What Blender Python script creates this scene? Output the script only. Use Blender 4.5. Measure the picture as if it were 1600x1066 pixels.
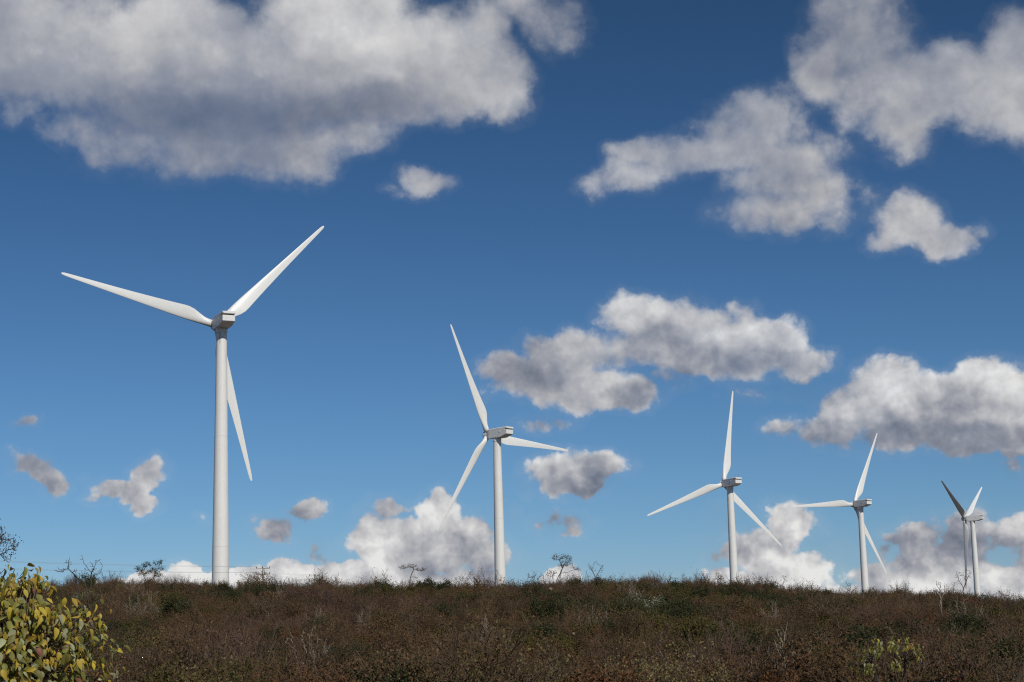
import bpy, math, random
import numpy as np
from mathutils import Vector, Matrix, Euler

sc = bpy.context.scene
R = math.radians
for _o in list(bpy.data.objects):
    bpy.data.objects.remove(_o)
COL = bpy.context.scene.collection

# ------------------------------------------------------------------ camera
F = 2698.9                      # focal length in photograph pixels (1600 wide)
PITCH, ROLL = R(10.108), R(-1.431)
cam_d = bpy.data.cameras.new('camera')
cam_d.sensor_width = 36.0
cam_d.lens = F / 1600 * 36.0
cam_d.clip_start, cam_d.clip_end = 0.3, 120000
cam = bpy.data.objects.new('camera', cam_d)
COL.objects.link(cam)
FW = Vector((0, math.cos(PITCH), math.sin(PITCH)))
UP0 = Vector((0, -math.sin(PITCH), math.cos(PITCH)))
RT0 = Vector((1, 0, 0))
RT = RT0 * math.cos(ROLL) + UP0 * math.sin(ROLL)
UP = -RT0 * math.sin(ROLL) + UP0 * math.cos(ROLL)
m = Matrix((RT, UP, -FW)).transposed().to_4x4()
cam.matrix_world = m
sc.camera = cam


def pdir(px, py):
    """direction (not normalised, y = 1) of a photograph pixel"""
    d = FW + RT * ((px - 800) / F) - UP * ((py - 533) / F)
    return d / d.y


# ------------------------------------------------------------------ light
SUN_EL, SUN_AZ = R(36), R(27)   # azimuth: to the right of straight behind the camera
sun_dir = Vector((math.sin(SUN_AZ) * math.cos(SUN_EL), -math.cos(SUN_AZ) * math.cos(SUN_EL), math.sin(SUN_EL)))
sd = bpy.data.lights.new('sun', 'SUN')
sd.energy = 3.3
sd.angle = R(0.53)
sd.color = (1.0, 0.955, 0.88)
so = bpy.data.objects.new('sun', sd)
COL.objects.link(so)
so.rotation_euler = sun_dir.to_track_quat('Z', 'Y').to_euler()
sc.view_settings.view_transform = 'Standard'
sc.view_settings.look = 'None'
sc.view_settings.exposure = 0.0
sc.view_settings.gamma = 1.0
sc.view_settings.use_curve_mapping = False
sc.cycles.max_bounces = 5
sc.cycles.diffuse_bounces = 3
sc.cycles.glossy_bounces = 2
sc.cycles.transmission_bounces = 3
sc.cycles.transparent_max_bounces = 6
sc.cycles.use_adaptive_sampling = True
sc.cycles.adaptive_threshold = .008
sc.cycles.adaptive_min_samples = 16
sc.cycles.use_denoising = False
sc.cycles.denoiser = 'OPENIMAGEDENOISE'
sc.cycles.denoising_input_passes = 'RGB_ALBEDO_NORMAL'
sc.cycles.filter_width = 1.2


class NT:
    def __init__(s, nt):
        s.nt = nt
        nt.nodes.clear()

    def n(s, t, **kw):
        x = s.nt.nodes.new(t)
        for k, v in kw.items():
            setattr(x, k, v)
        return x

    def put(s, sock, v):
        if isinstance(v, bpy.types.NodeSocket):
            s.nt.links.new(v, sock)
        elif v is not None:
            sock.default_value = v

    def m(s, op, a, b=None, c=None, clamp=False):
        x = s.n('ShaderNodeMath', operation=op, use_clamp=clamp)
        s.put(x.inputs[0], a)
        if b is not None: s.put(x.inputs[1], b)
        if c is not None: s.put(x.inputs[2], c)
        return x.outputs[0]

    def v(s, op, a, b=None, c=None, scale=None):
        x = s.n('ShaderNodeVectorMath', operation=op)
        s.put(x.inputs[0], a)
        if b is not None: s.put(x.inputs[1], b)
        if c is not None: s.put(x.inputs[2], c)
        if scale is not None: s.put(x.inputs[3], scale)
        return x.outputs['Value'] if op in ('DOT_PRODUCT', 'LENGTH', 'DISTANCE') else x.outputs['Vector']

    def mix(s, f, a, b, blend='MIX'):
        x = s.n('ShaderNodeMix', data_type='RGBA', blend_type=blend)
        s.put(x.inputs[0], f)
        s.put(x.inputs[6], a)
        s.put(x.inputs[7], b)
        return x.outputs[2]

    def rng(s, v, a, b, c=0.0, d=1.0, smooth=False):
        x = s.n('ShaderNodeMapRange', interpolation_type='SMOOTHSTEP' if smooth else 'LINEAR')
        for i, q in enumerate((v, a, b, c, d)):
            s.put(x.inputs[i], q)
        return x.outputs[0]

    def noise(s, vec, scale, detail=4, rough=.5, dist=0.0, lac=2.0, dim='3D', out=0):
        x = s.n('ShaderNodeTexNoise', noise_dimensions=dim)
        s.put(x.inputs['Vector'], vec)
        x.inputs['Scale'].default_value = scale
        x.inputs['Detail'].default_value = detail
        x.inputs['Roughness'].default_value = rough
        x.inputs['Lacunarity'].default_value = lac
        x.inputs['Distortion'].default_value = dist
        return x.outputs[out]


# ------------------------------------------------------------------ sky with clouds
# clouds are banks of soft ellipsoidal billows at fixed compass bearings and elevations
CLOUDS = [
 # big grey-white bank, upper left
 (40,70,150,92,1.3),(-80,60,150,110,1.3),(90,105,130,70,1),(200,95,130,84,1.2),(285,70,100,88,1.2),(380,120,150,80,1.3),
 (520,45,130,105,1.4),(560,110,160,85,1.3),(665,90,115,85,1.2),(725,115,98,72,1.2),(450,140,180,75,1.2),(300,175,190,62,.9),
 (195,222,80,46,.75),(115,205,50,26,.55),(300,240,90,52,.9),(385,225,110,50,.9),(450,240,95,55,.85),(535,215,78,42,.8),(785,150,46,40,.8),
 (620,160,120,45,.9),(855,28,46,34,.5),(800,0,66,30,.6),(878,62,26,26,.35),(745,45,50,40,.8),(40,178,40,16,.3),
 (664,290,46,22,.75),(622,315,22,8,.25),
 # upper right
 (1335,40,80,85,.85),(1290,115,50,48,.7),(1375,130,70,60,.7),(1440,135,85,62,.9),(1405,195,58,50,.9),(1510,125,80,62,1.1),(1590,105,66,80,1.2),
 (1425,232,42,28,.6),(1560,180,60,42,1),(1480,85,40,38,.7),(1610,165,90,66,1.1),(1340,165,40,34,.55),
 (1200,185,72,52,.8),(1160,232,80,44,.75),(1045,246,78,36,.62),(940,281,34,19,.5),(990,268,46,26,.6),(1230,262,66,48,.9),
 (1240,330,112,36,.72),(1300,305,52,40,.75),(1180,288,62,32,.7),(1000,232,44,22,.6),(1095,240,60,30,.8),(1265,262,50,40,.6),(1345,318,46,26,.42),(1130,205,40,28,.6),(960,276,40,20,.5),(1290,230,40,30,.35),(1230,150,40,26,.35),
 (1428,340,58,42,1),(1482,366,56,26,1),(1385,368,34,20,.6),(1530,356,34,14,.5),
 # middle
 (1003,482,50,36,1.1),(1055,512,76,50,1.2),(1145,505,56,38,1.1),(1205,528,56,36,1),(1258,558,50,26,.8),(1110,545,120,38,1.1),
 (1010,540,60,38,.9),(925,545,54,38,1.1),(975,565,62,30,.8),(862,596,92,44,1.2),(800,590,52,38,1),(855,548,38,28,.8),(930,612,84,34,1.2),
 (992,625,46,26,.9),(1060,597,36,16,.35),(1255,606,26,12,.3),(1180,605,30,10,.2),
 # right, middle height
 (1400,618,78,54,1.3),(1345,642,56,38,1),(1470,640,110,60,1.6),(1540,600,58,46,1.3),(1600,620,66,58,1.3),(1248,664,52,22,.85),(1285,655,44,24,.9),
 (1300,660,56,28,.8),(1450,678,110,30,1),(1560,676,90,30,1),(1570,722,16,12,.2),(1640,650,80,60,1.3),
 (893,744,74,32,1.1),(888,728,40,20,.9),(940,738,40,26,.8),(815,770,14,9,.35),(850,668,42,18,.7),
 # low left
 (36,722,28,16,.75),(56,738,24,16,.7),(76,756,24,22,.75),(236,742,38,30,.95),(215,765,40,22,.9),(170,768,46,20,.9),(135,785,26,13,.7),(240,796,30,20,.8),(33,664,18,9,.4),(125,745,12,6,.2),
 (428,826,34,18,.75),(478,797,32,15,.75),(495,855,22,26,.65),(320,813,14,9,.25),(400,810,10,6,.2),
 # cumulus and the bank on the horizon
 (665,802,42,36,1.3),(600,842,58,38,1.2),(700,845,72,40,1.3),(640,850,90,38,1.3),(568,832,28,30,1),(745,862,50,25,.9),(600,795,36,16,.7),(795,868,28,14,.4),
 (235,915,50,18,1.3),(300,908,54,22,1.4),(375,903,54,28,1.5),(450,900,60,30,1.5),(520,896,60,30,1.5),(590,900,60,30,1.5),(655,905,60,26,1.4),(720,905,80,26,1.2),
 (868,898,34,20,1.1),(140,920,34,12,1),(872,820,44,18,.7),(770,812,28,16,.3),(950,925,80,14,.8),(450,935,500,26,1.3),
 (1240,820,46,36,1.1),(1195,866,66,44,1.1),(1148,850,50,46,.7),(1255,893,62,32,1.2),(1100,880,20,20,.6),(1200,918,130,26,1.2),(1180,835,40,24,.6),
 (1450,845,66,40,.8),(1520,835,74,42,.9),(1592,818,44,32,.9),(1432,902,44,30,1.2),(1500,905,66,32,1.2),(1565,905,46,26,1.2),(1610,872,60,56,.9),
 (1385,860,32,20,.4),(1500,880,90,50,.8),(1335,905,60,24,.8),(1370,915,50,20,.8),(1320,860,22,12,.3),(1420,935,200,22,1.1),
]
SHADES = [  # (x, y, rx, ry, amount): thick, unlit (negative) and sunlit (positive) masses
 (400,180,300,52,-.34),(600,165,150,45,-.18),(200,185,140,48,-.14),(360,235,330,90,-.22),(420,30,460,90,.14),(90,70,160,80,.10),(620,70,170,70,.12),(1320,60,110,110,-.30),(985,628,46,28,-.45),(1480,690,190,44,-.42),(1400,668,90,30,-.12),(1300,672,120,30,-.32),
 (850,670,60,30,-.36),(600,797,44,20,-.34),(1090,560,170,34,-.26),(1040,520,60,20,-.12),(700,880,100,24,-.34),(1460,852,130,52,-.34),(440,825,90,60,-.30),(850,600,120,50,-.18),
 (495,855,40,40,-.2),(1130,845,70,50,-.28),(55,745,80,60,-.38),(190,770,80,60,-.16),(33,664,30,20,-.45),(870,820,60,30,-.36),(770,815,40,30,-.34),(900,765,90,20,-.3),
 (1255,606,120,30,-.55),(1060,597,60,30,-.45),(1570,728,40,30,-.5),(1370,880,60,60,-.3),(1550,860,110,40,-.3),(300,270,260,50,-.12),(1240,270,90,60,-.16),
 (1200,330,170,50,-.06),(80,150,180,50,-.12),(820,600,70,60,-.12),(855,545,40,30,-.25),(850,40,90,60,-.18),(940,750,40,30,-.3),(1100,885,40,30,-.3),
 (665,795,60,42,.42),(590,840,50,40,.32),(450,895,420,34,.36),(1240,895,130,44,.34),(1480,908,130,34,.42),(1590,860,50,40,.2),(1400,598,100,44,.36),(1545,585,90,40,.34),(1010,475,70,40,.30),(1210,515,80,34,.22),
 (1145,495,80,30,.20),(880,712,60,30,.22),(480,30,260,60,.08),(740,80,90,50,.05),(1230,815,70,44,.14),(1590,100,90,80,.08),(1430,335,60,34,.10),(868,896,40,24,.3),(1590,812,50,26,.2),
]

world = bpy.data.worlds.new('World')
sc.world = world
world.use_nodes = True
W = NT(world.node_tree)
world.cycles.sampling_method = 'MANUAL'
world.cycles.sample_map_resolution = 512
tc = W.n('ShaderNodeTexCoord').outputs['Generated']
dirn = W.v('NORMALIZE', tc)
sep = W.n('ShaderNodeSeparateXYZ'); W.put(sep.inputs[0], dirn)
X, Y, Z = sep.outputs
sky = W.n('ShaderNodeTexSky', sky_type='NISHITA')
sky.sun_disc = False
sky.sun_elevation = SUN_EL
sky.sun_rotation = math.atan2(sun_dir.x, sun_dir.y)
sky.altitude = 900
sky.air_density = 0.9
sky.dust_density = 0.15
sky.ozone_density = 2.2
SKY_STRENGTH = 0.1
# deeper, more saturated blue aloft (polarised clear dry air), the same all the way round
zc = W.m('MAXIMUM', Z, 0.0)
grade = W.n('ShaderNodeValToRGB')
W.put(grade.inputs[0], W.m('MULTIPLY', zc, 2.0))
cr = grade.color_ramp
cr.elements[0].position = 0.0; cr.elements[0].color = (.40, .48, .64, 1)
cr.elements[1].position = 1.0; cr.elements[1].color = (.27, .44, .60, 1)
for pos, c in ((.14, (.335, .485, .63)), (.30, (.29, .46, .60)), (.55, (.22, .37, .50)), (.72, (.19, .32, .42))):
    e = cr.elements.new(pos); e.color = (*c, 1)
skyc = W.mix(1.0, sky.outputs[0], grade.outputs[0], 'MULTIPLY')

yc = W.m('MAXIMUM', Y, 0.05)
uvw = W.n('ShaderNodeCombineXYZ')
W.put(uvw.inputs[0], W.m('DIVIDE', X, yc)); W.put(uvw.inputs[1], W.m('DIVIDE', Z, yc))
uv = uvw.outputs[0]
wn = W.noise(dirn, 26, 5, .58, out=1)
wn2 = W.noise(dirn, 9, 2, .5, out=1)
warp = W.v('MULTIPLY_ADD', W.v('SUBTRACT', wn, (.5, .5, .5)), (.030, .030, 0), uv)
warp = W.v('MULTIPLY_ADD', W.v('SUBTRACT', wn2, (.5, .5, .5)), (.028, .024, 0), warp)


def ell(px, py, rx, ry):
    c = pdir(px, py); a = pdir(px + rx, py); b = pdir(px, py - ry)
    sx, sy = 1 / (a.x - c.x), 1 / (b.z - c.z)
    return (sx, sy, 0), (-c.x * sx, -c.z * sy, 0)


acc = None
for (px, py, rx, ry, s) in CLOUDS:
    k, o = ell(px, py, rx * 1.2, ry * 1.2)
    q = W.v('MULTIPLY_ADD', warp, k, o)
    d2 = W.v('DOT_PRODUCT', q, q)
    h = W.m('MULTIPLY_ADD', d2, -s, s)
    acc = h if acc is None else W.m('SMOOTH_MAX', acc, h, 0.35)
# cloud field outside the part of the sky the photograph looks at
flat = W.n('ShaderNodeCombineXYZ')
W.put(flat.inputs[0], X); W.put(flat.inputs[1], Y); W.put(flat.inputs[2], W.m('MULTIPLY', Z, 2.2))
gen = W.rng(W.noise(flat.outputs[0], 4.2, 3, .5), .47, .70, -1.0, 1.3)
inwin = W.m('MULTIPLY', W.rng(W.m('ABSOLUTE', uvw.outputs[0] and W.m('DIVIDE', X, yc)), .32, .46, 1, 0),
            W.rng(W.m('DIVIDE', Z, yc), .40, .55, 1, 0))
inwin = W.m('MULTIPLY', inwin, W.m('GREATER_THAN', Y, 0.2))
gen = W.m('SUBTRACT', gen, W.m('MULTIPLY', inwin, 4.0))
acc = W.m('MAXIMUM', acc, gen)
acc = W.m('MAXIMUM', acc, -1.2)

elev = W.rng(Z, .07, .32, 0, 1)                    # 0 low crisp cumulus .. 1 high ragged cloud


def vor(vec, scale, detail, rough=.55):
    x = W.n('ShaderNodeTexVoronoi', feature='F1')
    W.put(x.inputs['Vector'], vec); x.inputs['Scale'].default_value = scale
    x.inputs['Detail'].default_value = detail; x.inputs['Roughness'].default_value = rough
    return x.outputs['Distance']


dwarp = W.v('MULTIPLY_ADD', W.v('SUBTRACT', wn, (.5, .5, .5)), (.012, .012, .012), dirn)
nz = W.noise(dirn, 30, 9, .60, 0.1)
bl = vor(dwarp, 46, 3)                             # rounded billows
dens = W.m('MULTIPLY_ADD', acc, W.rng(elev, 0, 1, 1.7, 2.5), W.rng(elev, 0, 1, -.10, -.42))
dens = W.m('MULTIPLY_ADD', W.m('SUBTRACT', nz, .5), W.rng(elev, 0, 1, 1.9, 3.6), dens)
dens = W.m('MULTIPLY_ADD', W.m('SUBTRACT', .74, bl), W.rng(elev, 0, 1, 1.3, .45), dens)
lo = W.rng(elev, 0, 1, .0, -.75); hi = W.rng(elev, 0, 1, .58, 1.65)
alpha = W.rng(dens, lo, hi, 0, 1, smooth=True)
thin = W.rng(W.noise(W.v('ADD', dirn, (5, 2, 7)), 11, 6, .6), .40, .58, W.rng(elev, 0, 1, 1, .62), 1)
core = W.rng(dens, 1.6, 3.4, 0, 1)
alpha = W.m('MULTIPLY', alpha, W.m('MAXIMUM', thin, core))
veil = W.rng(dens, -1.3, .2, 0, .07, smooth=True)
alpha = W.m('MAXIMUM', alpha, veil)

sh = None
for (px, py, rx, ry, s) in SHADES:
    k, o = ell(px, py, rx, ry)
    q = W.v('MULTIPLY_ADD', warp, k, o)
    d2 = W.v('DOT_PRODUCT', q, q)
    h = W.m('MAXIMUM', W.m('MULTIPLY_ADD', d2, -1.0, 1.0), 0.0)
    sh = W.m('MULTIPLY', h, s) if sh is None else W.m('MULTIPLY_ADD', h, s, sh)
off = W.v('ADD', dwarp, (.0035, 0, .0060))
relief = W.m('MULTIPLY', W.m('SUBTRACT', vor(off, 46, 3), bl), W.rng(elev, 0, 1, .50, .10))
N1 = lambda vec: W.noise(vec, 22, 5, .52, 0.1)
rel2 = W.m('MULTIPLY', W.m('SUBTRACT', N1(dirn), N1(W.v('ADD', dirn, (.006, 0, .012)))), W.rng(elev, 0, 1, .80, .50))
soft = W.m('MULTIPLY', W.m('SUBTRACT', W.noise(W.v('ADD', dirn, (3, 1, 2)), 9, 6, .5), .5), .30)
thick = W.rng(dens, .2, 1.6, .04, -.05)
lum = W.m('ADD', W.m('ADD', W.m('ADD', relief, rel2), W.m('ADD', soft, thick)), W.m('MULTIPLY_ADD', sh, .9, .61))
ramp = W.n('ShaderNodeValToRGB')
W.put(ramp.inputs[0], W.m('MAXIMUM', lum, 0.0, clamp=True))
rr = ramp.color_ramp
rr.elements[0].position = 0.0; rr.elements[0].color = (.155, .18, .235, 1)
rr.elements[1].position = 1.0; rr.elements[1].color = (.78, .78, .77, 1)
for pos, c in ((.3, (.27, .285, .335)), (.55, (.43, .435, .46)), (.75, (.57, .57, .58))):
    e = rr.elements.new(pos); e.color = (*c, 1)
cloudc = W.v('SCALE', ramp.outputs[0], scale=1 / SKY_STRENGTH)
# thin edges let the blue through
col = W.mix(alpha, skyc, cloudc)
ground_f = W.rng(Z, -.03, -.005, 1, 0)
col = W.mix(ground_f, col, (.5, .42, .34, 1))
bg = W.n('ShaderNodeBackground'); W.put(bg.inputs[0], col); bg.inputs[1].default_value = SKY_STRENGTH
out = W.n('ShaderNodeOutputWorld'); W.nt.links.new(bg.outputs[0], out.inputs[0])


# ------------------------------------------------------------------ helpers
def mesh_obj(name, verts, faces, mat=None, parent=None, smooth=False, mats=None, mi=None):
    me = bpy.data.meshes.new(name)
    me.from_pydata([tuple(v) for v in verts], [], [tuple(f) for f in faces])
    if mats:
        for q in mats: me.materials.append(q)
        me.polygons.foreach_set('material_index', mi)
    elif mat: me.materials.append(mat)
    if smooth: me.polygons.foreach_set('use_smooth', [True] * len(me.polygons))
    me.update()
    return link(name, me, parent)


def np_mesh(name, V, T, mat, smooth=False, mi=None):
    """V (n,3), T (m,3|4) arrays"""
    me = bpy.data.meshes.new(name)
    n, k = len(T), T.shape[1]
    me.vertices.add(len(V)); me.vertices.foreach_set('co', V.astype(np.float32).ravel())
    me.loops.add(n * k); me.loops.foreach_set('vertex_index', T.astype(np.int32).ravel())
    me.polygons.add(n); me.polygons.foreach_set('loop_start', np.arange(0, n * k, k, dtype=np.int32))
    me.update(calc_edges=True)
    for q in (mat if isinstance(mat, (list, tuple)) else [mat]): me.materials.append(q)
    if smooth: me.polygons.foreach_set('use_smooth', np.ones(n, dtype=bool))
    if mi is not None: me.polygons.foreach_set('material_index', mi.astype(np.int32))
    return me


def link(name, me, parent=None, mat=None):
    o = bpy.data.objects.new(name, me)
    COL.objects.link(o)
    if parent: o.parent = parent
    return o


def tag(o, label=None, cat=None, group=None, kind=None):
    if label: o['label'] = label
    if cat: o['category'] = cat
    if group: o['group'] = group
    if kind: o['kind'] = kind
    return o


def thing(name, loc, label, cat, group=None):
    o = bpy.data.objects.new(name, None)
    o.empty_display_size = .3
    COL.objects.link(o)
    o.location = loc
    return tag(o, label, cat, group)


def lathe(profile, n=32, cap=True):
    V, Fc = [], []
    for (r, z) in profile:
        for i in range(n):
            a = 2 * math.pi * i / n
            V.append((r * math.cos(a), r * math.sin(a), z))
    for j in range(len(profile) - 1):
        for i in range(n):
            k = (i + 1) % n
            Fc.append((j * n + i, j * n + k, (j + 1) * n + k, (j + 1) * n + i))
    if cap:
        Fc.append(tuple(range(n - 1, -1, -1)))
        Fc.append(tuple((len(profile) - 1) * n + i for i in range(n)))
    return V, Fc


def loft(rings, cap=True):
    n = len(rings[0]); V = [p for r in rings for p in r]; Fc = []
    for j in range(len(rings) - 1):
        for i in range(n):
            k = (i + 1) % n
            Fc.append((j * n + i, j * n + k, (j + 1) * n + k, (j + 1) * n + i))
    if cap:
        Fc.append(tuple(range(n - 1, -1, -1)))
        Fc.append(tuple((len(rings) - 1) * n + i for i in range(n)))
    return V, Fc


def box(x0, x1, y0, y1, z0, z1, b=0.0):
    if b <= 0:
        V = [(x, y, z) for x in (x0, x1) for y in (y0, y1) for z in (z0, z1)]
        return V, [(0, 1, 3, 2), (4, 6, 7, 5), (0, 4, 5, 1), (2, 3, 7, 6), (0, 2, 6, 4), (1, 5, 7, 3)]
    def ring(x, ins):
        a0, a1, c0, c1 = y0 + ins, y1 - ins, z0 + ins, z1 - ins
        return [(x, a0 + b, c0), (x, a1 - b, c0), (x, a1, c0 + b), (x, a1, c1 - b), (x, a1 - b, c1), (x, a0 + b, c1), (x, a0, c1 - b), (x, a0, c0 + b)]
    return loft([ring(x0, b), ring(x0 + b, 0), ring(x1 - b, 0), ring(x1, b)])


def merge(*parts):
    V, Fc = [], []
    for v, f in parts:
        o = len(V); V += list(v); Fc += [tuple(i + o for i in q) for q in f]
    return V, Fc


def bsdf(name):
    mt = bpy.data.materials.new(name); mt.use_nodes = True
    t = NT(mt.node_tree)
    p = t.n('ShaderNodeBsdfPrincipled')
    o = t.n('ShaderNodeOutputMaterial')
    t.nt.links.new(p.outputs[0], o.inputs[0])
    p.inputs['Specular IOR Level'].default_value = .3
    return mt, t, p, o


# ------------------------------------------------------------------ materials
def paint(name, base, dirt=.10, stain=0.0, rough=.42):
    mt, t, p, o = bsdf(name)
    g = t.n('ShaderNodeTexCoord').outputs['Object']
    n = t.noise(g, .35, 6, .6)
    st = t.v('MULTIPLY', g, (1.6, 1.6, .06))
    n2 = t.noise(st, 1.0, 5, .6)
    f = t.m('ADD', t.rng(n, .45, .75, 0, dirt), t.rng(n2, .5, .8, 0, dirt))
    c = t.mix(f, (*base, 1), (base[0] * .62, base[1] * .56, base[2] * .46, 1))
    if stain:
        s = t.n('ShaderNodeSeparateXYZ'); t.put(s.inputs[0], g)
        up = t.rng(s.outputs[2], 56, 65, 0, 1)
        s2 = t.noise(t.v('MULTIPLY', g, (3.2, 3.2, .10)), 1.0, 4, .6)
        ff = t.m('MULTIPLY', up, t.rng(s2, .56, .66, 0, stain))
        c = t.mix(ff, c, (.16, .10, .06, 1))
    t.put(p.inputs['Base Color'], c)
    p.inputs['Roughness'].default_value = rough
    p.inputs['Specular IOR Level'].default_value = .4
    return mt


M_TOWER = paint('tower_paint', (.74, .73, .69), .10, .9)
M_BLADE = paint('blade_gelcoat', (.76, .76, .73), .06, 0, .38)
M_NAC = paint('nacelle_shell', (.72, .72, .70), .12, 0, .45)
M_SEAM, t, p, o = bsdf('seam_sealant'); p.inputs['Base Color'].default_value = (.62, .61, .58, 1); p.inputs['Roughness'].default_value = .6
M_DARK, t, p, o = bsdf('dark_metal'); p.inputs['Base Color'].default_value = (.05, .05, .055, 1); p.inputs['Roughness'].default_value = .6
M_STEEL, t, p, o = bsdf('galvanised_steel'); p.inputs['Base Color'].default_value = (.35, .36, .37, 1); p.inputs['Metallic'].default_value = .6; p.inputs['Roughness'].default_value = .5


def mat_var(name, c1, c2, scale=1.2, rough=.85, c3=None, sub=0.0, seed=0.0, blade=False):
    """colour drifts between c1 and c2 over the thing and from one instance to the next"""
    mt, t, p, o = bsdf(name)
    oi = t.n('ShaderNodeObjectInfo')
    g = t.n('ShaderNodeTexCoord').outputs['Object']
    n = t.noise(t.v('ADD', g, t.v('SCALE', (7., 3., 5.), scale=oi.outputs['Random'])), scale, 3, .6)
    f = t.rng(t.m('MULTIPLY_ADD', oi.outputs['Random'], .5, t.m('MULTIPLY', n, .9)), .3, .9, 0, 1)
    c = t.mix(f, (*c1, 1), (*c2, 1))
    if c3:
        w = t.noise(t.v('ADD', g, (9.1, 4.2, seed)), scale * 6, 2, .5)
        c = t.mix(t.rng(w, .55, .68, 0, .8), c, (*c3, 1))
    if blade:       # every leaf its own tone
        geo = t.n('ShaderNodeNewGeometry')
        hs = t.n('ShaderNodeHueSaturation')
        ri = geo.outputs['Random Per Island']
        t.put(hs.inputs['Value'], t.rng(ri, 0, 1, .6, 1.45))
        t.put(hs.inputs['Hue'], t.rng(ri, 0, 1, .515, .485))
        t.put(hs.inputs['Color'], c)
        c = hs.outputs[0]
    t.put(p.inputs['Base Color'], c)
    p.inputs['Roughness'].default_value = rough
    p.inputs['Specular IOR Level'].default_value = .2
    if sub:
        tr = t.n('ShaderNodeBsdfTranslucent'); t.put(tr.inputs[0], c)
        mx = t.n('ShaderNodeMixShader'); mx.inputs[0].default_value = sub
        t.nt.links.new(p.outputs[0], mx.inputs[1]); t.nt.links.new(tr.outputs[0], mx.inputs[2])
        t.nt.links.new(mx.outputs[0], o.inputs[0])
    return mt


M_TWIG = mat_var('dry_twig_bark', (.040, .025, .013), (.145, .094, .056))
M_TWIG_RED = mat_var('reddish_twig_bark', (.060, .032, .018), (.145, .085, .050))
M_TWIG_PURPLE = mat_var('purplish_twig_bark', (.060, .034, .026), (.13, .080, .060))
M_PALE = mat_var('bleached_dead_wood', (.30, .25, .19), (.20, .165, .13), 2.0)
M_GREY = mat_var('grey_bark', (.20, .165, .13), (.13, .10, .08), 2.0)
M_BLACK = mat_var('dark_bark', (.055, .042, .034), (.085, .065, .052), 2.0)
M_LRUST = mat_var('rust_leaves', (.090, .042, .018), (.135, .068, .028), sub=.2, blade=True)
M_LBROWN = mat_var('brown_dry_leaves', (.074, .044, .020), (.140, .088, .042), sub=.2, blade=True)
M_LOLIVE = mat_var('olive_leaves', (.052, .046, .012), (.095, .078, .022), sub=.2, blade=True)
M_LDARK = mat_var('dark_green_leaves', (.028, .034, .013), (.050, .052, .018), sub=.15, blade=True)
M_LSAGE = mat_var('sage_leaves', (.16, .175, .11), (.23, .24, .15), sub=.2, blade=True)
M_LTAN = mat_var('tan_olive_leaves', (.12, .105, .040), (.20, .165, .07), sub=.25, blade=True)
M_LRED = mat_var('red_leaves', (.24, .040, .022), (.18, .060, .03), sub=.2, blade=True)


def leaf_mat(name, c, vein):
    mt, t, p, o = bsdf(name)
    oi = t.n('ShaderNodeObjectInfo'); geo = t.n('ShaderNodeNewGeometry')
    g = t.n('ShaderNodeTexCoord').outputs['Object']
    r = t.m('FRACT', t.m('ADD', oi.outputs['Random'], geo.outputs['Random Per Island']))
    hs = t.n('ShaderNodeHueSaturation')
    t.put(hs.inputs['Hue'], t.rng(r, 0, 1, .485, .515)); t.put(hs.inputs['Value'], t.rng(r, 0, 1, .68, 1.3))
    hs.inputs['Color'].default_value = (*c, 1)
    n = t.noise(g, 30, 4, .6)
    cc = t.mix(t.rng(n, .5, .75, 0, .55), hs.outputs[0], (*vein, 1))
    t.put(p.inputs['Base Color'], cc); p.inputs['Roughness'].default_value = .5
    tr = t.n('ShaderNodeBsdfTranslucent'); t.put(tr.inputs[0], cc)
    mx = t.n('ShaderNodeMixShader'); mx.inputs[0].default_value = .32
    t.nt.links.new(p.outputs[0], mx.inputs[1]); t.nt.links.new(tr.outputs[0], mx.inputs[2]); t.nt.links.new(mx.outputs[0], o.inputs[0])
    return mt


M_BIG = [leaf_mat('sage_green_leaf', (.36, .37, .20), (.26, .26, .11)), leaf_mat('olive_green_leaf', (.20, .19, .04), (.22, .19, .04)),
         leaf_mat('yellow_leaf', (.48, .34, .05), (.33, .27, .05)), leaf_mat('brown_curled_leaf', (.28, .13, .06), (.16, .09, .04))]

# ground
M_GROUND, t, p, o = bsdf('hill_soil')
g = t.n('ShaderNodeTexCoord').outputs['Object']
a = t.noise(g, .09, 6, .62); b = t.noise(g, 1.9, 6, .65); c = t.noise(g, 9, 4, .6)
cc = t.mix(t.rng(a, .35, .65), (.050, .028, .016, 1), (.044, .032, .015, 1))
cc = t.mix(t.rng(b, .42, .66), cc, (.10, .068, .042, 1))
cc = t.mix(t.rng(c, .55, .7, 0, .7), cc, (.05, .036, .024, 1))
t.put(p.inputs['Base Color'], cc); p.inputs['Roughness'].default_value = .95
bp = t.n('ShaderNodeBump'); bp.inputs['Strength'].default_value = .8; bp.inputs['Distance'].default_value = .15
t.put(bp.inputs['Height'], b); t.nt.links.new(bp.outputs[0], p.inputs['Normal'])

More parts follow.
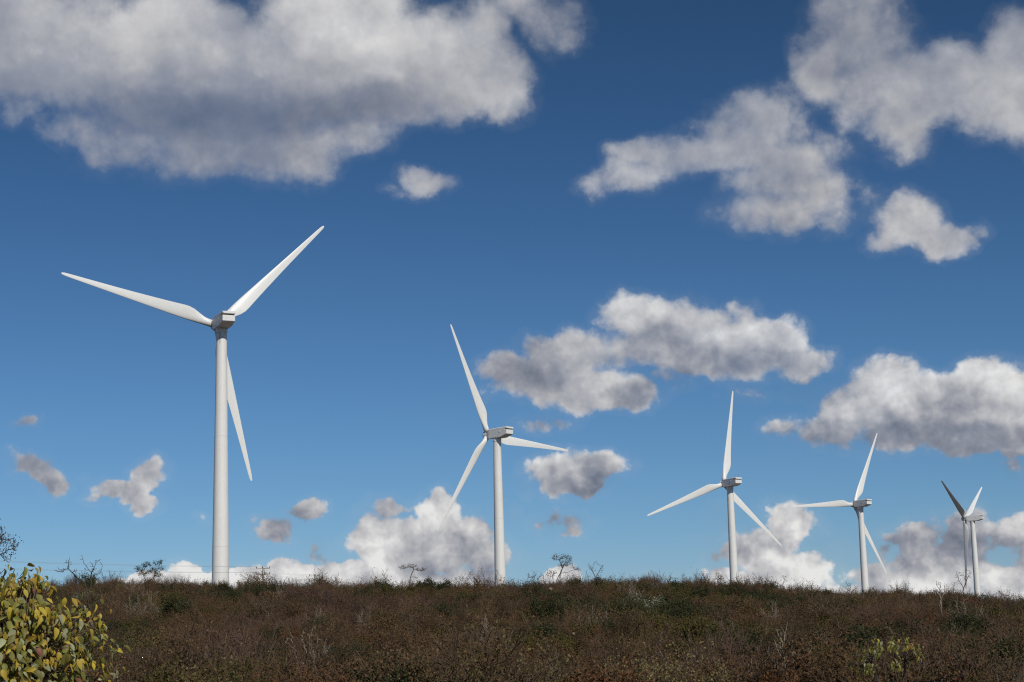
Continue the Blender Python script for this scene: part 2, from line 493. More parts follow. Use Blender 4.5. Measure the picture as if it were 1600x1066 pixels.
# ------------------------------------------------------------------ terrain
TURB = [  # hub, yaw, azimuth of first blade, cone, label
 ((-73.78, 424.70, 81.59), -25.97, -74.59, 1.79, 'tallest and nearest white wind turbine, far left, its rear vent facing the camera'),
 ((-8.90, 581.74, 71.65), -44.84, -25.96, .4, 'second largest white wind turbine, one blade pointing right past its grey-sided nacelle'),
 ((86.50, 718.35, 65.51), -29.54, 9.74, 1.79, 'middle white wind turbine of the five with one blade pointing straight up'),
 ((163.72, 839.00, 64.97), -33.31, 26.94, 1.37, 'second smallest white wind turbine with one blade level to the left'),
 ((256.73, 992.78, 67.10), -56.75, 59.21, 1.29, 'smallest farthest wind turbine at right, seen side on with a dark shaded blade'),
]
HUB_H = 67.0
FWD = 4.3
PY = np.array([-60000, -2000, -50, 0, 5, 12, 20, 40, 60, 100, 150, 190, 215, 240, 280, 330])
PZ = np.array([-60, -10, -1.9, -1.65, -1.75, -2.2, -2.5, -2.45, -2.45, -1.8, .75, 3.8, 5.45, 6.2, 6.5, 6.6])
RIDGE = [(-900, 905), (0, 910), (200, 911), (300, 914), (375, 917), (430, 921), (480, 912), (560, 914), (640, 917), (700, 914), (800, 911), (880, 906), (960, 906), (1040, 906), (1120, 908), (1200, 913), (1260, 921), (1320, 925), (1400, 927), (1500, 930), (1600, 934), (2400, 960)]
HX = np.array([pdir(*q).x * 215 for q in RIDGE]); HZ = np.array([pdir(*q).z * 215 - 2.35 - 5.45 for q in RIDGE])
bases = []
for (h, yaw, az, cone, lab) in TURB:
    bases.append((h[0] - math.sin(R(yaw)) * FWD, h[1] - math.cos(R(yaw)) * FWD, h[2] - HUB_H))
CP = np.array(bases + [(-300, 420, 12), (-300, 900, 2), (0, 1300, -6), (500, 1200, -6), (120, 420, 4), (350, 600, 0), (-120, 700, 6), (0, 4000, -25), (-5000, 5000, -30), (5000, 5000, -30), (40000, 40000, -60), (-40000, 40000, -60), (0, 60000, -60)])


def smooth(a, b, x):
    t_ = np.clip((x - a) / (b - a), 0, 1); return t_ * t_ * (3 - 2 * t_)


def ground(x, y):
    x = np.asarray(x, float); y = np.asarray(y, float)
    z = np.interp(y, PY, PZ)
    for s in (-6, -3, 3, 6):
        z = z + np.interp(y + s, PY, PZ)
    z = z / 5
    z = z + smooth(60, 215, y) * np.interp(x, HX, HZ)
    b_ = .35 * np.sin(x * .071 + y * .043 + 1) + .25 * np.sin(x * .16 - y * .11) + .14 * np.sin(x * .37 + y * .29 + 2)
    z = z + b_ * smooth(30, 90, y)
    d = (x[..., None] - CP[:, 0]) ** 2 + (y[..., None] - CP[:, 1]) ** 2 + 400
    w = 1 / d ** 1.5
    zf = (w * CP[:, 2]).sum(-1) / w.sum(-1)
    f = smooth(270, 400, y)
    return z * (1 - f) + zf * f


def axis(dense0, dense1, step, far):
    mid = list(np.arange(dense0, dense1 + .1, step)); a_ = [dense1]; s = step
    while a_[-1] < far: s *= 1.22; a_.append(a_[-1] + s)
    b_ = [dense0]; s = step
    while b_[-1] > -far: s *= 1.22; b_.append(b_[-1] - s)
    return np.array(b_[:0:-1] + mid + a_[1:])


gx, gy = axis(-120, 130, 2.0, 50000), axis(-10, 310, 2.0, 50000)
GX, GY = np.meshgrid(gx, gy)
V = np.stack([GX.ravel(), GY.ravel(), ground(GX, GY).ravel()], 1)
nx, ny = len(gx), len(gy)
ii = (np.arange(ny - 1)[:, None] * nx + np.arange(nx - 1)[None, :]).ravel()
T = np.stack([ii, ii + 1, ii + nx + 1, ii + nx], 1)
tag(link('hill_ground', np_mesh('hill_ground', V, T, M_GROUND, smooth=True)), 'dry brown soil of the scrub covered hillside', None, None, 'structure')


def gz(x, y): return float(ground(np.array([x]), np.array([y]))[0])


def at(px, d):
    """foot of something that shows at photograph column px and stands d metres away"""
    dd = pdir(px, 940); x = dd.x * d
    return Vector((x, d, gz(x, d)))


def top_h(px, py, d):
    """height of something standing at distance d whose top shows at row py"""
    return pdir(px, py).z * d - at(px, d).z


# ------------------------------------------------------------------ wind turbines
def blade_mesh():
    #      r     chord thick  le(ahead of axis) twist
    st = [(1.15, 1.85, 1.85, .925, 14), (2.4, 1.85, 1.85, .925, 14), (3.6, 2.0, 1.62, .93, 14), (5.0, 2.5, 1.35, .95, 14), (6.6, 3.12, 1.10, .98, 13.5),
          (8.0, 3.38, .92, 1.0, 13), (9.2, 3.34, .82, .99, 12), (12, 3.02, .64, .92, 9.5), (16, 2.62, .50, .82, 7), (21, 2.16, .38, .70, 4.5), (26, 1.74, .29, .58, 2.6),
          (31, 1.36, .22, .46, 1.2), (35, 1.06, .165, .37, .3), (38, .84, .12, .30, -.3), (39.3, .66, .085, .22, -.5), (39.85, .36, .05, .08, -.5), (40.0, .12, .02, -.02, -.5)]
    N = 28; rings = []
    for (r, c, th, le, tw) in st:
        ring = []; k = min(1, max(0, (1.85 - th) / .55))          # 0 = round root, 1 = aerofoil
        b_ = -R(tw + 1)
        for i in range(N):
            a_ = 2 * math.pi * i / N
            xc = .5 - .5 * math.cos(a_)                            # 0 leading .. 1 trailing
            yt_r = .5 * math.sin(a_) * th
            env = 2.6 * (.2969 * math.sqrt(xc) - .126 * xc - .3516 * xc ** 2 + .2843 * xc ** 3 - .1015 * xc ** 4) * 2
            yt_a = (th * .5) * env / .78 * (1 if math.sin(a_) >= 0 else -.8)
            x = le - xc * c; y = yt_r * (1 - k) + yt_a * k
            x, y = x * math.cos(b_) - y * math.sin(b_), x * math.sin(b_) + y * math.cos(b_)
            ring.append((x, y, r))
        rings.append(ring)
    v, f = loft(rings)
    me = bpy.data.meshes.new('blade'); me.from_pydata(v, [], f); me.materials.append(M_BLADE)
    me.polygons.foreach_set('use_smooth', [True] * len(me.polygons)); me.update()
    return me


def shell(name, vf, mat, smooth_=False):
    me = bpy.data.meshes.new(name); me.from_pydata([tuple(q) for q in vf[0]], [], [tuple(q) for q in vf[1]]); me.materials.append(mat)
    if smooth_: me.polygons.foreach_set('use_smooth', [True] * len(me.polygons))
    me.update(); return me


def sec(x, hw, z0, z1, b):
    return [(x, -hw + b, z0), (x, hw - b, z0), (x, hw, z0 + b), (x, hw, z1 - b), (x, hw - b, z1), (x, -hw + b, z1), (x, -hw, z1 - b), (x, -hw, z0 + b)]


TW = lambda z: 2.12 - (2.12 - 1.28) * z / 65
def tower_part(z0, z1):
    n = 8
    return lathe([(TW(z0 + (z1 - z0) * i / n), z0 + (z1 - z0) * i / n) for i in range(n + 1)], 48, cap=False)


MESH = dict(
    blade=blade_mesh(),
    sections=[shell('tower_section', tower_part(a_, b_), M_TOWER, True) for a_, b_ in ((-3, 11.5), (11.6, 38.4), (38.5, 64.2))],
    rings=[shell('flange_ring', lathe([(TW(z) + .004, z - .06), (TW(z) + .012, z - .05), (TW(z) + .012, z + .05), (TW(z) + .004, z + .06)], 48), M_SEAM) for z in (11.55, 38.45)],
    yaw=shell('yaw_bearing', lathe([(1.26, 64.1), (1.42, 64.3), (1.45, 65.2), (1.35, 65.5)], 40), M_NAC, False),
    body=shell('nacelle_body', loft([sec(3.35, 1.2, -1.25, 1.15, .35), sec(3.1, 1.5, -1.6, 1.4, .28), sec(2.3, 1.62, -1.72, 1.52, .2), sec(-3.2, 1.64, -1.70, 1.62, .16),
                                    sec(-5.3, 1.62, -1.12, 1.63, .16), sec(-5.32, 1.62, -1.11, .66, .1), sec(-6.1, 1.60, -.88, .64, .12), sec(-6.22, 1.5, -.78, .55, .1)]), M_NAC),
    lid=shell('roof_lid', loft([sec(-5.30, 1.65, .94, 1.66, .14), sec(-6.0, 1.63, .92, 1.64, .14), sec(-6.42, 1.56, .94, 1.48, .16), sec(-6.55, 1.46, 1.0, 1.34, .12)]), M_NAC),
    ridge=shell('roof_hatch', box(-4.7, -1.2, -.95, .95, 1.58, 1.76, .06), M_NAC),
    grille=shell('vent_grille', box(-5.95, -5.33, -1.45, 1.45, .67, .92), M_DARK),
    panel=shell('side_vent', box(-3.2, -2.4, -1.69, -1.62, -.1, .6, .02), M_NAC),
    hub=shell('hub', lathe([(1.05, -.75), (1.32, -.7), (1.42, -.2), (1.42, .55), (1.3, .75)], 32), M_NAC, False),
    nose=shell('spinner_nose', lathe([(1.38, .72), (1.34, 1.1), (1.12, 1.55), (.75, 1.9), (.3, 2.08), (.02, 2.12)], 32), M_NAC, True),
    mast=shell('sensor_mast', merge(lathe([(.045, 0), (.03, 1.25)], 8), box(-.16, .16, -.03, .03, 1.05, 1.1), lathe([(.09, 1.25), (.11, 1.33), (.02, 1.42)], 8)), M_STEEL),
    mast2=shell('sensor_mast', merge(lathe([(.05, 0), (.04, .8)], 8), lathe([(.12, .8), (.14, .95), (.04, 1.05)], 8)), M_STEEL),
    door=shell('door', box(-.45, .45, -2.17, -2.06, 2.2, 4.3, .03), M_STEEL),
)
TILT = R(2.3)
for ti, (hub, yaw, az0, cone, lab) in enumerate(TURB):
    yaw, az0, cone = R(yaw), R(az0), R(cone)
    base = Vector(bases[ti])
    root = thing('wind_turbine', base, lab, 'wind turbine', 'wind turbines in a row along the ridge')
    def part(name, me, loc=(0, 0, 0), rot=None, par=None):
        o = link(name, me, par or root)
        mt = Matrix.Translation(Vector(loc))
        if rot is not None: mt = mt @ rot
        o.matrix_local = mt
        return o
    spin = Matrix.Rotation(ti * 1.3, 4, 'Z')
    for s in MESH['sections']: part('tower_section', s, rot=spin)
    for s in MESH['rings']: part('flange_ring', s)
    part('yaw_bearing', MESH['yaw'])
    part('door', MESH['door'], rot=Matrix.Rotation(2.5, 4, 'Z'))
    a = Vector((math.sin(yaw) * math.cos(TILT), math.cos(yaw) * math.cos(TILT), math.sin(TILT)))
    ah = Vector((math.sin(yaw), math.cos(yaw), 0))
    left = Vector((0, 0, 1)).cross(ah)
    NR = Matrix((ah, left, Vector((0, 0, 1)))).transposed().to_4x4()
    top = Vector((0, 0, HUB_H + .05))
    body = part('nacelle_body', MESH['body'], top, NR)
    for nm, k in (('roof_lid', 'lid'), ('roof_hatch', 'ridge'), ('vent_grille', 'grille'), ('side_vent', 'panel')):
        o = part(nm, MESH[k], par=body)
    o = part('side_vent', MESH['panel'], (0, 3.31, 0), par=body)
    part('sensor_mast', MESH['mast'], (-5.6, -.5, 1.6), par=body)
    part('sensor_mast', MESH['mast2'], (-4.4, .45, 1.72), par=body)
    hubp = Vector(hub) - base
    e1 = a.cross(Vector((0, 0, 1))).normalized(); e2 = e1.cross(a)
    HR = Matrix((e1, e2, -a)).transposed().to_4x4()
    HR = Matrix((e2, e1, a)).transposed().to_4x4() if Matrix((e2, e1, a)).determinant() > 0 else Matrix((e1, e2, a)).transposed().to_4x4()
    hb = part('hub', MESH['hub'], hubp, HR)
    part('spinner_nose', MESH['nose'], par=hb)
    for k in range(3):
        q = az0 + k * 2 * math.pi / 3
        rd = math.sin(q) * e1 + math.cos(q) * e2
        t_ = -(math.cos(q) * e1 - math.sin(q) * e2)
        s_ = (math.cos(cone) * rd + math.sin(cone) * a).normalized()
        y_ = s_.cross(t_).normalized(); x_ = y_.cross(s_)
        pt = R(64 if ti == 4 else 0)                   # the farthest turbine stands feathered
        x_, y_ = x_ * math.cos(pt) - y_ * math.sin(pt), y_ * math.cos(pt) + x_ * math.sin(pt)
        part('blade', MESH['blade'], hubp, Matrix((x_, y_, s_)).transposed().to_4x4())


# ------------------------------------------------------------------ branching plants
class Plant:
    """collects tapered twigs (by level) and leaves"""
    def __init__(s, seed):
        s.r = np.random.default_rng(seed); s.seg = []; s.tips = []; s.bud = []

    def grow(s, p, d, L, rad, lv, P):
        r = s.r; n = P['n'][min(lv, len(P['n']) - 1)]
        wob = P['wob']; up = P['up'][min(lv, len(P['up']) - 1)]
        pts = [np.array(p, float)]; dirs = []; d = np.array(d, float); d /= np.linalg.norm(d)
        for i in range(n):
            d = d + r.normal(0, wob, 3) + np.array([0, 0, up]) / n
            d /= np.linalg.norm(d)
            pts.append(pts[-1] + d * L / n); dirs.append(d.copy())
        rs = rad * (1 - np.linspace(0, 1, n + 1) * P['taper'])
        for i in range(n): s.seg.append((pts[i], pts[i + 1], rs[i], rs[i + 1], lv))
        if lv >= P['levels']:
            s.tips.append((pts[-1], dirs[-1])); s.bud.append((pts[-1], dirs[-1]))
            if n > 1: s.bud.append((pts[n // 2], dirs[n // 2]))
            return
        k = P['kids'][min(lv, len(P['kids']) - 1)]
        k = int(k) + (r.random() < k - int(k))
        for j in range(k):
            f = P['from'][min(lv, len(P['from']) - 1)]; f = f + (1 - f) * (j + r.random() * .8) / k
            f = min(f, 1) * n; i = min(int(f), n - 1); q = pts[i] + (pts[i + 1] - pts[i]) * (f - i)
            base = dirs[i]; ax = np.cross(base, r.normal(0, 1, 3)); ax /= np.linalg.norm(ax) + 1e-9
            an = r.uniform(*P['ang'])
            nd = base * math.cos(an) + ax * math.sin(an)
            nd[2] *= P.get('flat', 1.0)
            s.grow(q, nd, L * r.uniform(*P['len']), rad * (1 - f / n * P['taper']) * P['rk'] + P['rmin'] * .3, lv + 1, P)
        if P.get('lead', True):
            s.grow(pts[-1], dirs[-1] + r.normal(0, .25, 3), L * .6, rs[-1], lv + 1, P)

    def wood(s, rmin, levels=None, sides=3):
        S = [q for q in s.seg if levels is None or q[4] in levels]
        if not S: return None
        A = np.array([q[0] for q in S]); B = np.array([q[1] for q in S])
        ra = np.maximum(np.array([q[2] for q in S]), rmin); rb = np.maximum(np.array([q[3] for q in S]), rmin * .7)
        D = B - A; D /= np.linalg.norm(D, axis=1)[:, None] + 1e-9
        ref = np.where(np.abs(D[:, 2:3]) > .9, np.array([[1., 0, 0]]), np.array([[0, 0, 1.]]))
        U = np.cross(D, ref); U /= np.linalg.norm(U, axis=1)[:, None]; W_ = np.cross(D, U)
        n = len(S); V = np.zeros((n, 2 * sides, 3))
        for i in range(sides):
            c, q = math.cos(2 * math.pi * i / sides), math.sin(2 * math.pi * i / sides)
            o = U * c + W_ * q
            V[:, i] = A + o * ra[:, None]; V[:, sides + i] = B + o * rb[:, None]
        b = (np.arange(n) * 2 * sides)[:, None]
        Q = np.concatenate([b + np.array([[i, (i + 1) % sides, sides + (i + 1) % sides, sides + i]]) for i in range(sides)])
        return V.reshape(-1, 3), Q

    def leaves(s, per, size, spread, droop=0.3, asp=.55):
        r = s.r
        if not s.bud or per <= 0: return None
        P0 = np.array([b[0] for b in s.bud]); n = len(P0)
        k = r.poisson(per, n); idx = np.repeat(np.arange(n), k)
        if len(idx) == 0: return None
        c = P0[idx] + r.normal(0, spread, (len(idx), 3))
        d = r.normal(0, 1, (len(idx), 3)); d[:, 2] -= droop; d /= np.linalg.norm(d, axis=1)[:, None]
        w = np.cross(d, r.normal(0, 1, (len(idx), 3))); w /= np.linalg.norm(w, axis=1)[:, None] + 1e-9
        z = size * r.uniform(.6, 1.3, len(idx))[:, None]
        V = np.stack([c - d * z * .5, c + w * z * asp * .5, c + d * z * .5, c - w * z * asp * .5], 1).reshape(-1, 3)
        return V, (np.arange(len(idx)) * 4)[:, None] + np.array([[0, 1, 2, 3]])


SH = dict(n=(2, 2, 2, 1), wob=.16, up=(.25, .15, .08, 0), taper=.55, levels=3, kids=(3.8, 3.2, 2.8), ang=(.35, .9), len=(.42, .62), rk=.6, rmin=.004, lead=True)
SH['from'] = (.55, .3, .2)


def shrub(seed, h, stems, lean, P, leafper, lsize, lspread, rad=.022, rmin=.0075, asp=.55):
    pl = Plant(seed); r = pl.r
    for i in range(stems):
        a_ = 2 * math.pi * (i + r.random()) / stems; ln = r.uniform(.1, lean)
        d = np.array([math.cos(a_) * ln, math.sin(a_) * ln, 1.0])
        p = np.array([math.cos(a_), math.sin(a_), 0]) * r.uniform(.02, .3); p[2] = -.15
        pl.grow(p, d, h * r.uniform(.42, .62), rad * r.uniform(.7, 1.2), 0, P)
    return pl.wood(rmin), pl.leaves(leafper, lsize, lspread, asp=asp)


KINDS = {  # name -> (wood mat, leaf mat, list of variants)
 'bare': (M_TWIG, M_LBROWN, dict(h=1.9, stems=6, lean=.45, leafper=2.0, lsize=.06, lspread=.09)),
 'rust': (M_TWIG_RED, M_LRUST, dict(h=1.5, stems=6, lean=.55, leafper=7.0, lsize=.07, lspread=.09)),
 'brown': (M_TWIG_RED, M_LBROWN, dict(h=1.6, stems=6, lean=.55, leafper=7.5, lsize=.07, lspread=.09)),
 'purple': (M_TWIG_PURPLE, M_LBROWN, dict(h=1.8, stems=9, lean=.5, leafper=.3, lsize=.05, lspread=.10)),
 'olive': (M_TWIG, M_LOLIVE, dict(h=1.5, stems=6, lean=.55, leafper=11, lsize=.08, lspread=.10)),
 'dark': (M_BLACK, M_LDARK, dict(h=1.8, stems=6, lean=.55, leafper=16, lsize=.085, lspread=.12)),
 'sage': (M_GREY, M_LSAGE, dict(h=1.6, stems=6, lean=.6, leafper=11, lsize=.085, lspread=.12)),
 'tan': (M_TWIG, M_LTAN, dict(h=1.7, stems=5, lean=.5, leafper=4.0, lsize=.06, lspread=.10)),
 'pale': (M_PALE, M_LBROWN, dict(h=2.1, stems=3, lean=.5, leafper=.15, lsize=.05, lspread=.1, rad=.03, rmin=.010)),
 'red': (M_TWIG_RED, M_LRED, dict(h=1.4, stems=5, lean=.6, leafper=5, lsize=.07, lspread=.12)),
}
NV = dict(bare=4, brown=3, rust=3, purple=2, olive=3, dark=2, sage=1, tan=3, pale=2, red=1)
PROTO = {}
seed = 100
for kn, (mw, ml, kw) in KINDS.items():
    PROTO[kn] = []
    for i in range(NV[kn]):
        seed += 1
        w_, l_ = shrub(seed, P=SH, **kw)
        PROTO[kn].append((w_, l_))

protos = bpy.data.collections.new('scrub_sources')   # never linked to the scene


def joined_proto(kn, i):
    (wv, wf), l_ = PROTO[kn][i]
    mw, ml, _ = KINDS[kn]
    if l_ is None: me = np_mesh('scrub_source', wv, wf, mw)
    else:
        V_ = np.concatenate([wv, l_[0]]); T_ = np.concatenate([wf, l_[1] + len(wv)])
        me = np_mesh('scrub_source', V_, T_, [mw, ml], mi=np.concatenate([np.zeros(len(wf)), np.ones(len(l_[1]))]))
    return bpy.data.objects.new('scrub_source', me)


# ---- scatter positions
rs = np.random.default_rng(5)


def vnoise(x, y, s, k):
    """smooth value noise 0..1"""
    rr_ = np.random.default_rng(k); tab = rr_.random((64, 64))
    u, v_ = x / s + 31.7, y / s + 17.3
    i, j = np.floor(u).astype(int), np.floor(v_).astype(int); fu, fv = u - i, v_ - j
    fu = fu * fu * (3 - 2 * fu); fv = fv * fv * (3 - 2 * fv)
    g_ = lambda a_, b_: tab[a_ % 64, b_ % 64]
    return (g_(i, j) * (1 - fu) + g_(i + 1, j) * fu) * (1 - fv) + (g_(i, j + 1) * (1 - fu) + g_(i + 1, j + 1) * fu) * fv


N = 28500
sy = 37 + (262 - 37) * rs.random(N) ** .72
sx = (rs.random(N) * 2 - 1) * (.335 * sy + 18)
# thin so that the density is even over the ground
wgt = (.335 * sy + 18) * ((sy - 37) / 225 + .02) ** .39
keep = rs.random(N) < np.clip(wgt / np.percentile(wgt, 88), 0, 1)
sx, sy = sx[keep], sy[keep]
near = sy < 75
n1, n2, n3 = vnoise(sx, sy, 9, 1), vnoise(sx, sy, 5, 2), vnoise(sx, sy, 22, 3)
# colour patches seen in the photograph: (column, distance, radius x, radius y, kind)
PATCH = [(980, 150, 9, 12, 'dark'), (1060, 140, 8, 8, 'dark'), (1110, 185, 10, 10, 'dark'), (1060, 180, 8, 8, 'olive'), (320, 200, 7, 10, 'dark'), (420, 195, 6, 9, 'dark'),
         (560, 210, 6, 5, 'dark'), (680, 212, 5, 4, 'dark'), (880, 110, 4, 5, 'olive'), (1150, 78, 4.5, 6, 'purple'), (1000, 56, 3, 5, 'rust'), (390, 105, 5, 10, 'purple'), (520, 170, 12, 14, 'purple'),
         (1250, 150, 6, 12, 'dark'), (1150, 115, 8, 10, 'olive'), (1290, 90, 4, 6, 'dark'), (300, 70, 3, 6, 'olive'), (590, 60, 2.2, 5, 'olive'), (1330, 75, 4, 6, 'purple'), (340, 130, 6, 10, 'rust'),
         (770, 100, 6, 7, 'rust'), (1500, 130, 8, 10, 'rust'), (880, 55, 4, 5, 'tan'), (480, 48, 5, 5, 'tan'), (640, 46, 3, 5, 'tan'), (1150, 50, 4, 5, 'tan'), (60, 205, 8, 8, 'brown'), (1560, 205, 9, 9, 'rust'), (1600, 150, 6, 12, 'dark')]
kind = np.full(len(sx), 'bare', dtype=object)
u_ = rs.random(len(sx))
mixv = u_ * .55 + n1 * .45
kind[mixv < .42] = 'brown'; kind[mixv < .25] = 'rust'
kind[(n2 > .72) & (u_ > .40)] = 'olive'
kind[(u_ > .80) & (u_ < .83)] = 'dark'
kind[(u_ > .72) & (u_ < .80)] = 'olive'
kind[(n3 > .70) & (u_ < .4)] = 'purple'
kind[(n1 > .78) & (n2 > .48) & (u_ > .4)] = 'dark'
kind[(u_ > .985) & (sy > 60)] = 'pale'
kind[(u_ < .005) & (sy > 100)] = 'sage'
kind[(u_ > .012) & (u_ < .03)] = 'tan'
kind[(sy < 62) & (n2 > .55) & (rs.random(len(sx)) < .4)] = 'tan'
for (px, d, ax_, ay_, kn) in PATCH:
    x0 = pdir(px, 950).x * d
    q = ((sx - x0) / ax_) ** 2 + ((sy - d) / ay_) ** 2
    kind[(q < 1) & (rs.random(len(sx)) < .62 * (1.15 - q))] = kn
sz = ground(sx, sy)
scl = rs.uniform(.45, 1.32, len(sx)) * (.85 + .35 * vnoise(sx, sy, 11, 7))
scl *= np.where(rs.random(len(sx)) < .12, 1.3, 1.0)
scl *= 1.07
scl[sy > 190] *= np.where(rs.random(int((sy > 190).sum())) < .09, 1.12, .74)
rot = rs.random(len(sx)) * 6.283

# ---- the shrubs nearest the camera are things of their own
inview = (np.abs(sx) < .31 * sy + .5)
order = [i for i in np.argsort(sy) if inview[i]][:290]
own = np.zeros(len(sx), bool); own[order] = True
LAB = {
 'bare': ('dry_shrub', 'leafless brown twiggy shrub among the scrub along the bottom of the picture', 'leafless shrubs nearest the camera'),
 'brown': ('dry_shrub', 'low shrub with dull brown withered leaves near the foot of the hill', 'withered brown shrubs nearest the camera'),
 'rust': ('rusty_shrub', 'low shrub with small rust coloured leaves near the foot of the hill', 'rust leaved shrubs nearest the camera'),
 'purple': ('purplish_shrub', 'bare shrub with dense purplish twigs near the foot of the hill', 'purplish twiggy shrubs nearest the camera'),
 'olive': ('olive_shrub', 'olive green small-leaved shrub near the foot of the hill', 'olive shrubs nearest the camera'),
 'dark': ('green_shrub', 'dense dark green shrub near the foot of the hill', 'dark green shrubs nearest the camera'),
 'sage': ('sage_shrub', 'pale grey-green shrub in the scrub near the bottom of the picture', 'pale grey-green shrubs nearest the camera'),
 'tan': ('tan_shrub', 'shrub with pale tan and yellowish leaves at the bottom of the picture', 'tan leaved shrubs nearest the camera'),
 'pale': ('dead_shrub', 'bleached dead shrub of a few pale stems near the foot of the hill', 'bleached dead shrubs nearest the camera'),
 'red': ('red_shrub', 'low shrub with red leaves in the scrub', 'red leaved shrubs'),
}
own_mesh = {}


def own_shrub(kn, v, loc, rz, s, label=None, group=None, name=None):
    if (kn, v) not in own_mesh:
        (wv, wf), l_ = PROTO[kn][v]; mw, ml, _ = KINDS[kn]
        own_mesh[(kn, v)] = (np_mesh('stems', wv, wf, mw), np_mesh('foliage', l_[0], l_[1], ml) if l_ else None)
    a_, b_ = own_mesh[(kn, v)]
    nm, lb, gr = LAB[kn]
    o = link(name or nm, a_); o.location = loc; o.rotation_euler = (0, 0, rz); o.scale = (s, s, s)
    tag(o, label or lb, 'shrub', group or (gr if label is None else None))
    if b_:
        c_ = link('foliage', b_, o); c_['kind'] = 'stuff'
    return o


PLACE = [(345, 'below the tallest turbine'), (600, 'between the two tallest turbines'), (860, 'below the second turbine'), (1060, 'short of the third turbine'),
         (1250, 'below the third turbine'), (1420, 'below the fourth turbine'), (9999, 'in the bottom right corner')]
ADJ = {'bare': 'leafless brown twiggy shrub', 'brown': 'shrub with dull brown withered leaves', 'rust': 'shrub with rust coloured leaves', 'purple': 'bare shrub of dense purplish twigs',
       'olive': 'olive green shrub', 'dark': 'dense dark green shrub', 'sage': 'pale grey-green shrub', 'tan': 'shrub with pale tan leaves', 'pale': 'bleached dead shrub of pale stems', 'red': 'red leaved shrub'}
for i in order:
    kn = kind[i]
    P_ = Vector((sx[i], sy[i], sz[i] + 1)); px_ = 800 + P_.dot(RT) / P_.dot(FW) * F
    where = next(w for lim, w in PLACE if px_ < lim)
    row = 'at the bottom edge' if sy[i] < 46 else 'on the slope'
    size = 'tall' if scl[i] > .92 else 'low'
    lb = size + ' ' + ADJ[kn] + ' ' + row + (', ' if not where.startswith('in') else ' ') + where
    if where.startswith('in'): lb = size + ' ' + ADJ[kn] + ' ' + ('in the bottom right corner' if sy[i] < 46 else 'above the bottom right corner')
    own_shrub(kn, int(rs.integers(NV[kn])), (sx[i], sy[i], sz[i]), rot[i], scl[i], label=lb, group=lb.replace('shrub', 'shrubs', 1))

# ---- everything farther: scrub nobody could count, scattered with geometry nodes
STUFF = {'bare': ('bare_scrub', 'grey-brown leafless scrub covering the hillside'), 'brown': ('brown_scrub', 'brown withered scrub covering the hillside'),
         'rust': ('rusty_scrub', 'rust coloured scrub scattered over the hillside'), 'purple': ('purplish_scrub', 'purplish bare scrub in patches on the hillside'),
         'olive': ('olive_scrub', 'olive green scrub on the hillside'), 'dark': ('green_scrub', 'dark green scrub in patches on the hillside'),
         'sage': ('sage_scrub', 'pale grey-green scrub dotted over the hillside'), 'tan': ('tan_scrub', 'tan leaved scrub low on the hillside'), 'pale': ('dead_scrub', 'bleached dead scrub dotted over the hillside')}


def scatter(name, label, kn, idx):
    col = bpy.data.collections.new('source_' + name)
    for i in range(NV[kn]): col.objects.link(joined_proto(kn, i))
    me = bpy.data.meshes.new(name); n = len(idx)
    me.vertices.add(n); me.vertices.foreach_set('co', np.stack([sx[idx], sy[idx], sz[idx]], 1).astype(np.float32).ravel())
    for an, dt, val in (('rz', 'FLOAT', rot[idx]), ('sc', 'FLOAT', scl[idx])):
        at_ = me.attributes.new(an, dt, 'POINT'); at_.data.foreach_set('value', val.astype(np.float32))
    at_ = me.attributes.new('pick', 'INT', 'POINT'); at_.data.foreach_set('value', rs.integers(0, NV[kn], n).astype(np.int32))
    ng = bpy.data.node_groups.new('scatter_' + name, 'GeometryNodeTree')
    ng.interface.new_socket('Geometry', in_out='INPUT', socket_type='NodeSocketGeometry')
    ng.interface.new_socket('Geometry', in_out='OUTPUT', socket_type='NodeSocketGeometry')
    A = ng.nodes.new; L = ng.links.new
    gi, go = A('NodeGroupInput'), A('NodeGroupOutput')
    ci = A('GeometryNodeCollectionInfo'); ci.inputs['Collection'].default_value = col
    ci.inputs['Separate Children'].default_value = True; ci.inputs['Reset Children'].default_value = True
    ip = A('GeometryNodeInstanceOnPoints'); ip.inputs['Pick Instance'].default_value = True
    def attr(nm, dt):
        x = A('GeometryNodeInputNamedAttribute'); x.data_type = dt; x.inputs['Name'].default_value = nm
        return next(s_ for s_ in x.outputs if s_.enabled and s_.name == 'Attribute')
    cx = A('ShaderNodeCombineXYZ'); L(attr('rz', 'FLOAT'), cx.inputs[2])
    e2r = A('FunctionNodeEulerToRotation'); L(cx.outputs[0], e2r.inputs[0])
    L(gi.outputs[0], ip.inputs['Points']); L(ci.outputs[0], ip.inputs['Instance']); L(attr('pick', 'INT'), ip.inputs['Instance Index'])
    L(e2r.outputs[0], ip.inputs['Rotation']); L(attr('sc', 'FLOAT'), ip.inputs['Scale'])
    L(ip.outputs[0], go.inputs[0])
    o = link(name, me); md = o.modifiers.new('scatter', 'NODES'); md.node_group = ng
    tag(o, label, 'scrub', None, 'stuff')


for kn, (nm, lb) in STUFF.items():
    idx = np.where((kind == kn) & ~own)[0]
    if len(idx): scatter(nm, lb, kn, idx)
print('scatter', len(sx), {k: int((kind == k).sum()) for k in set(kind)})

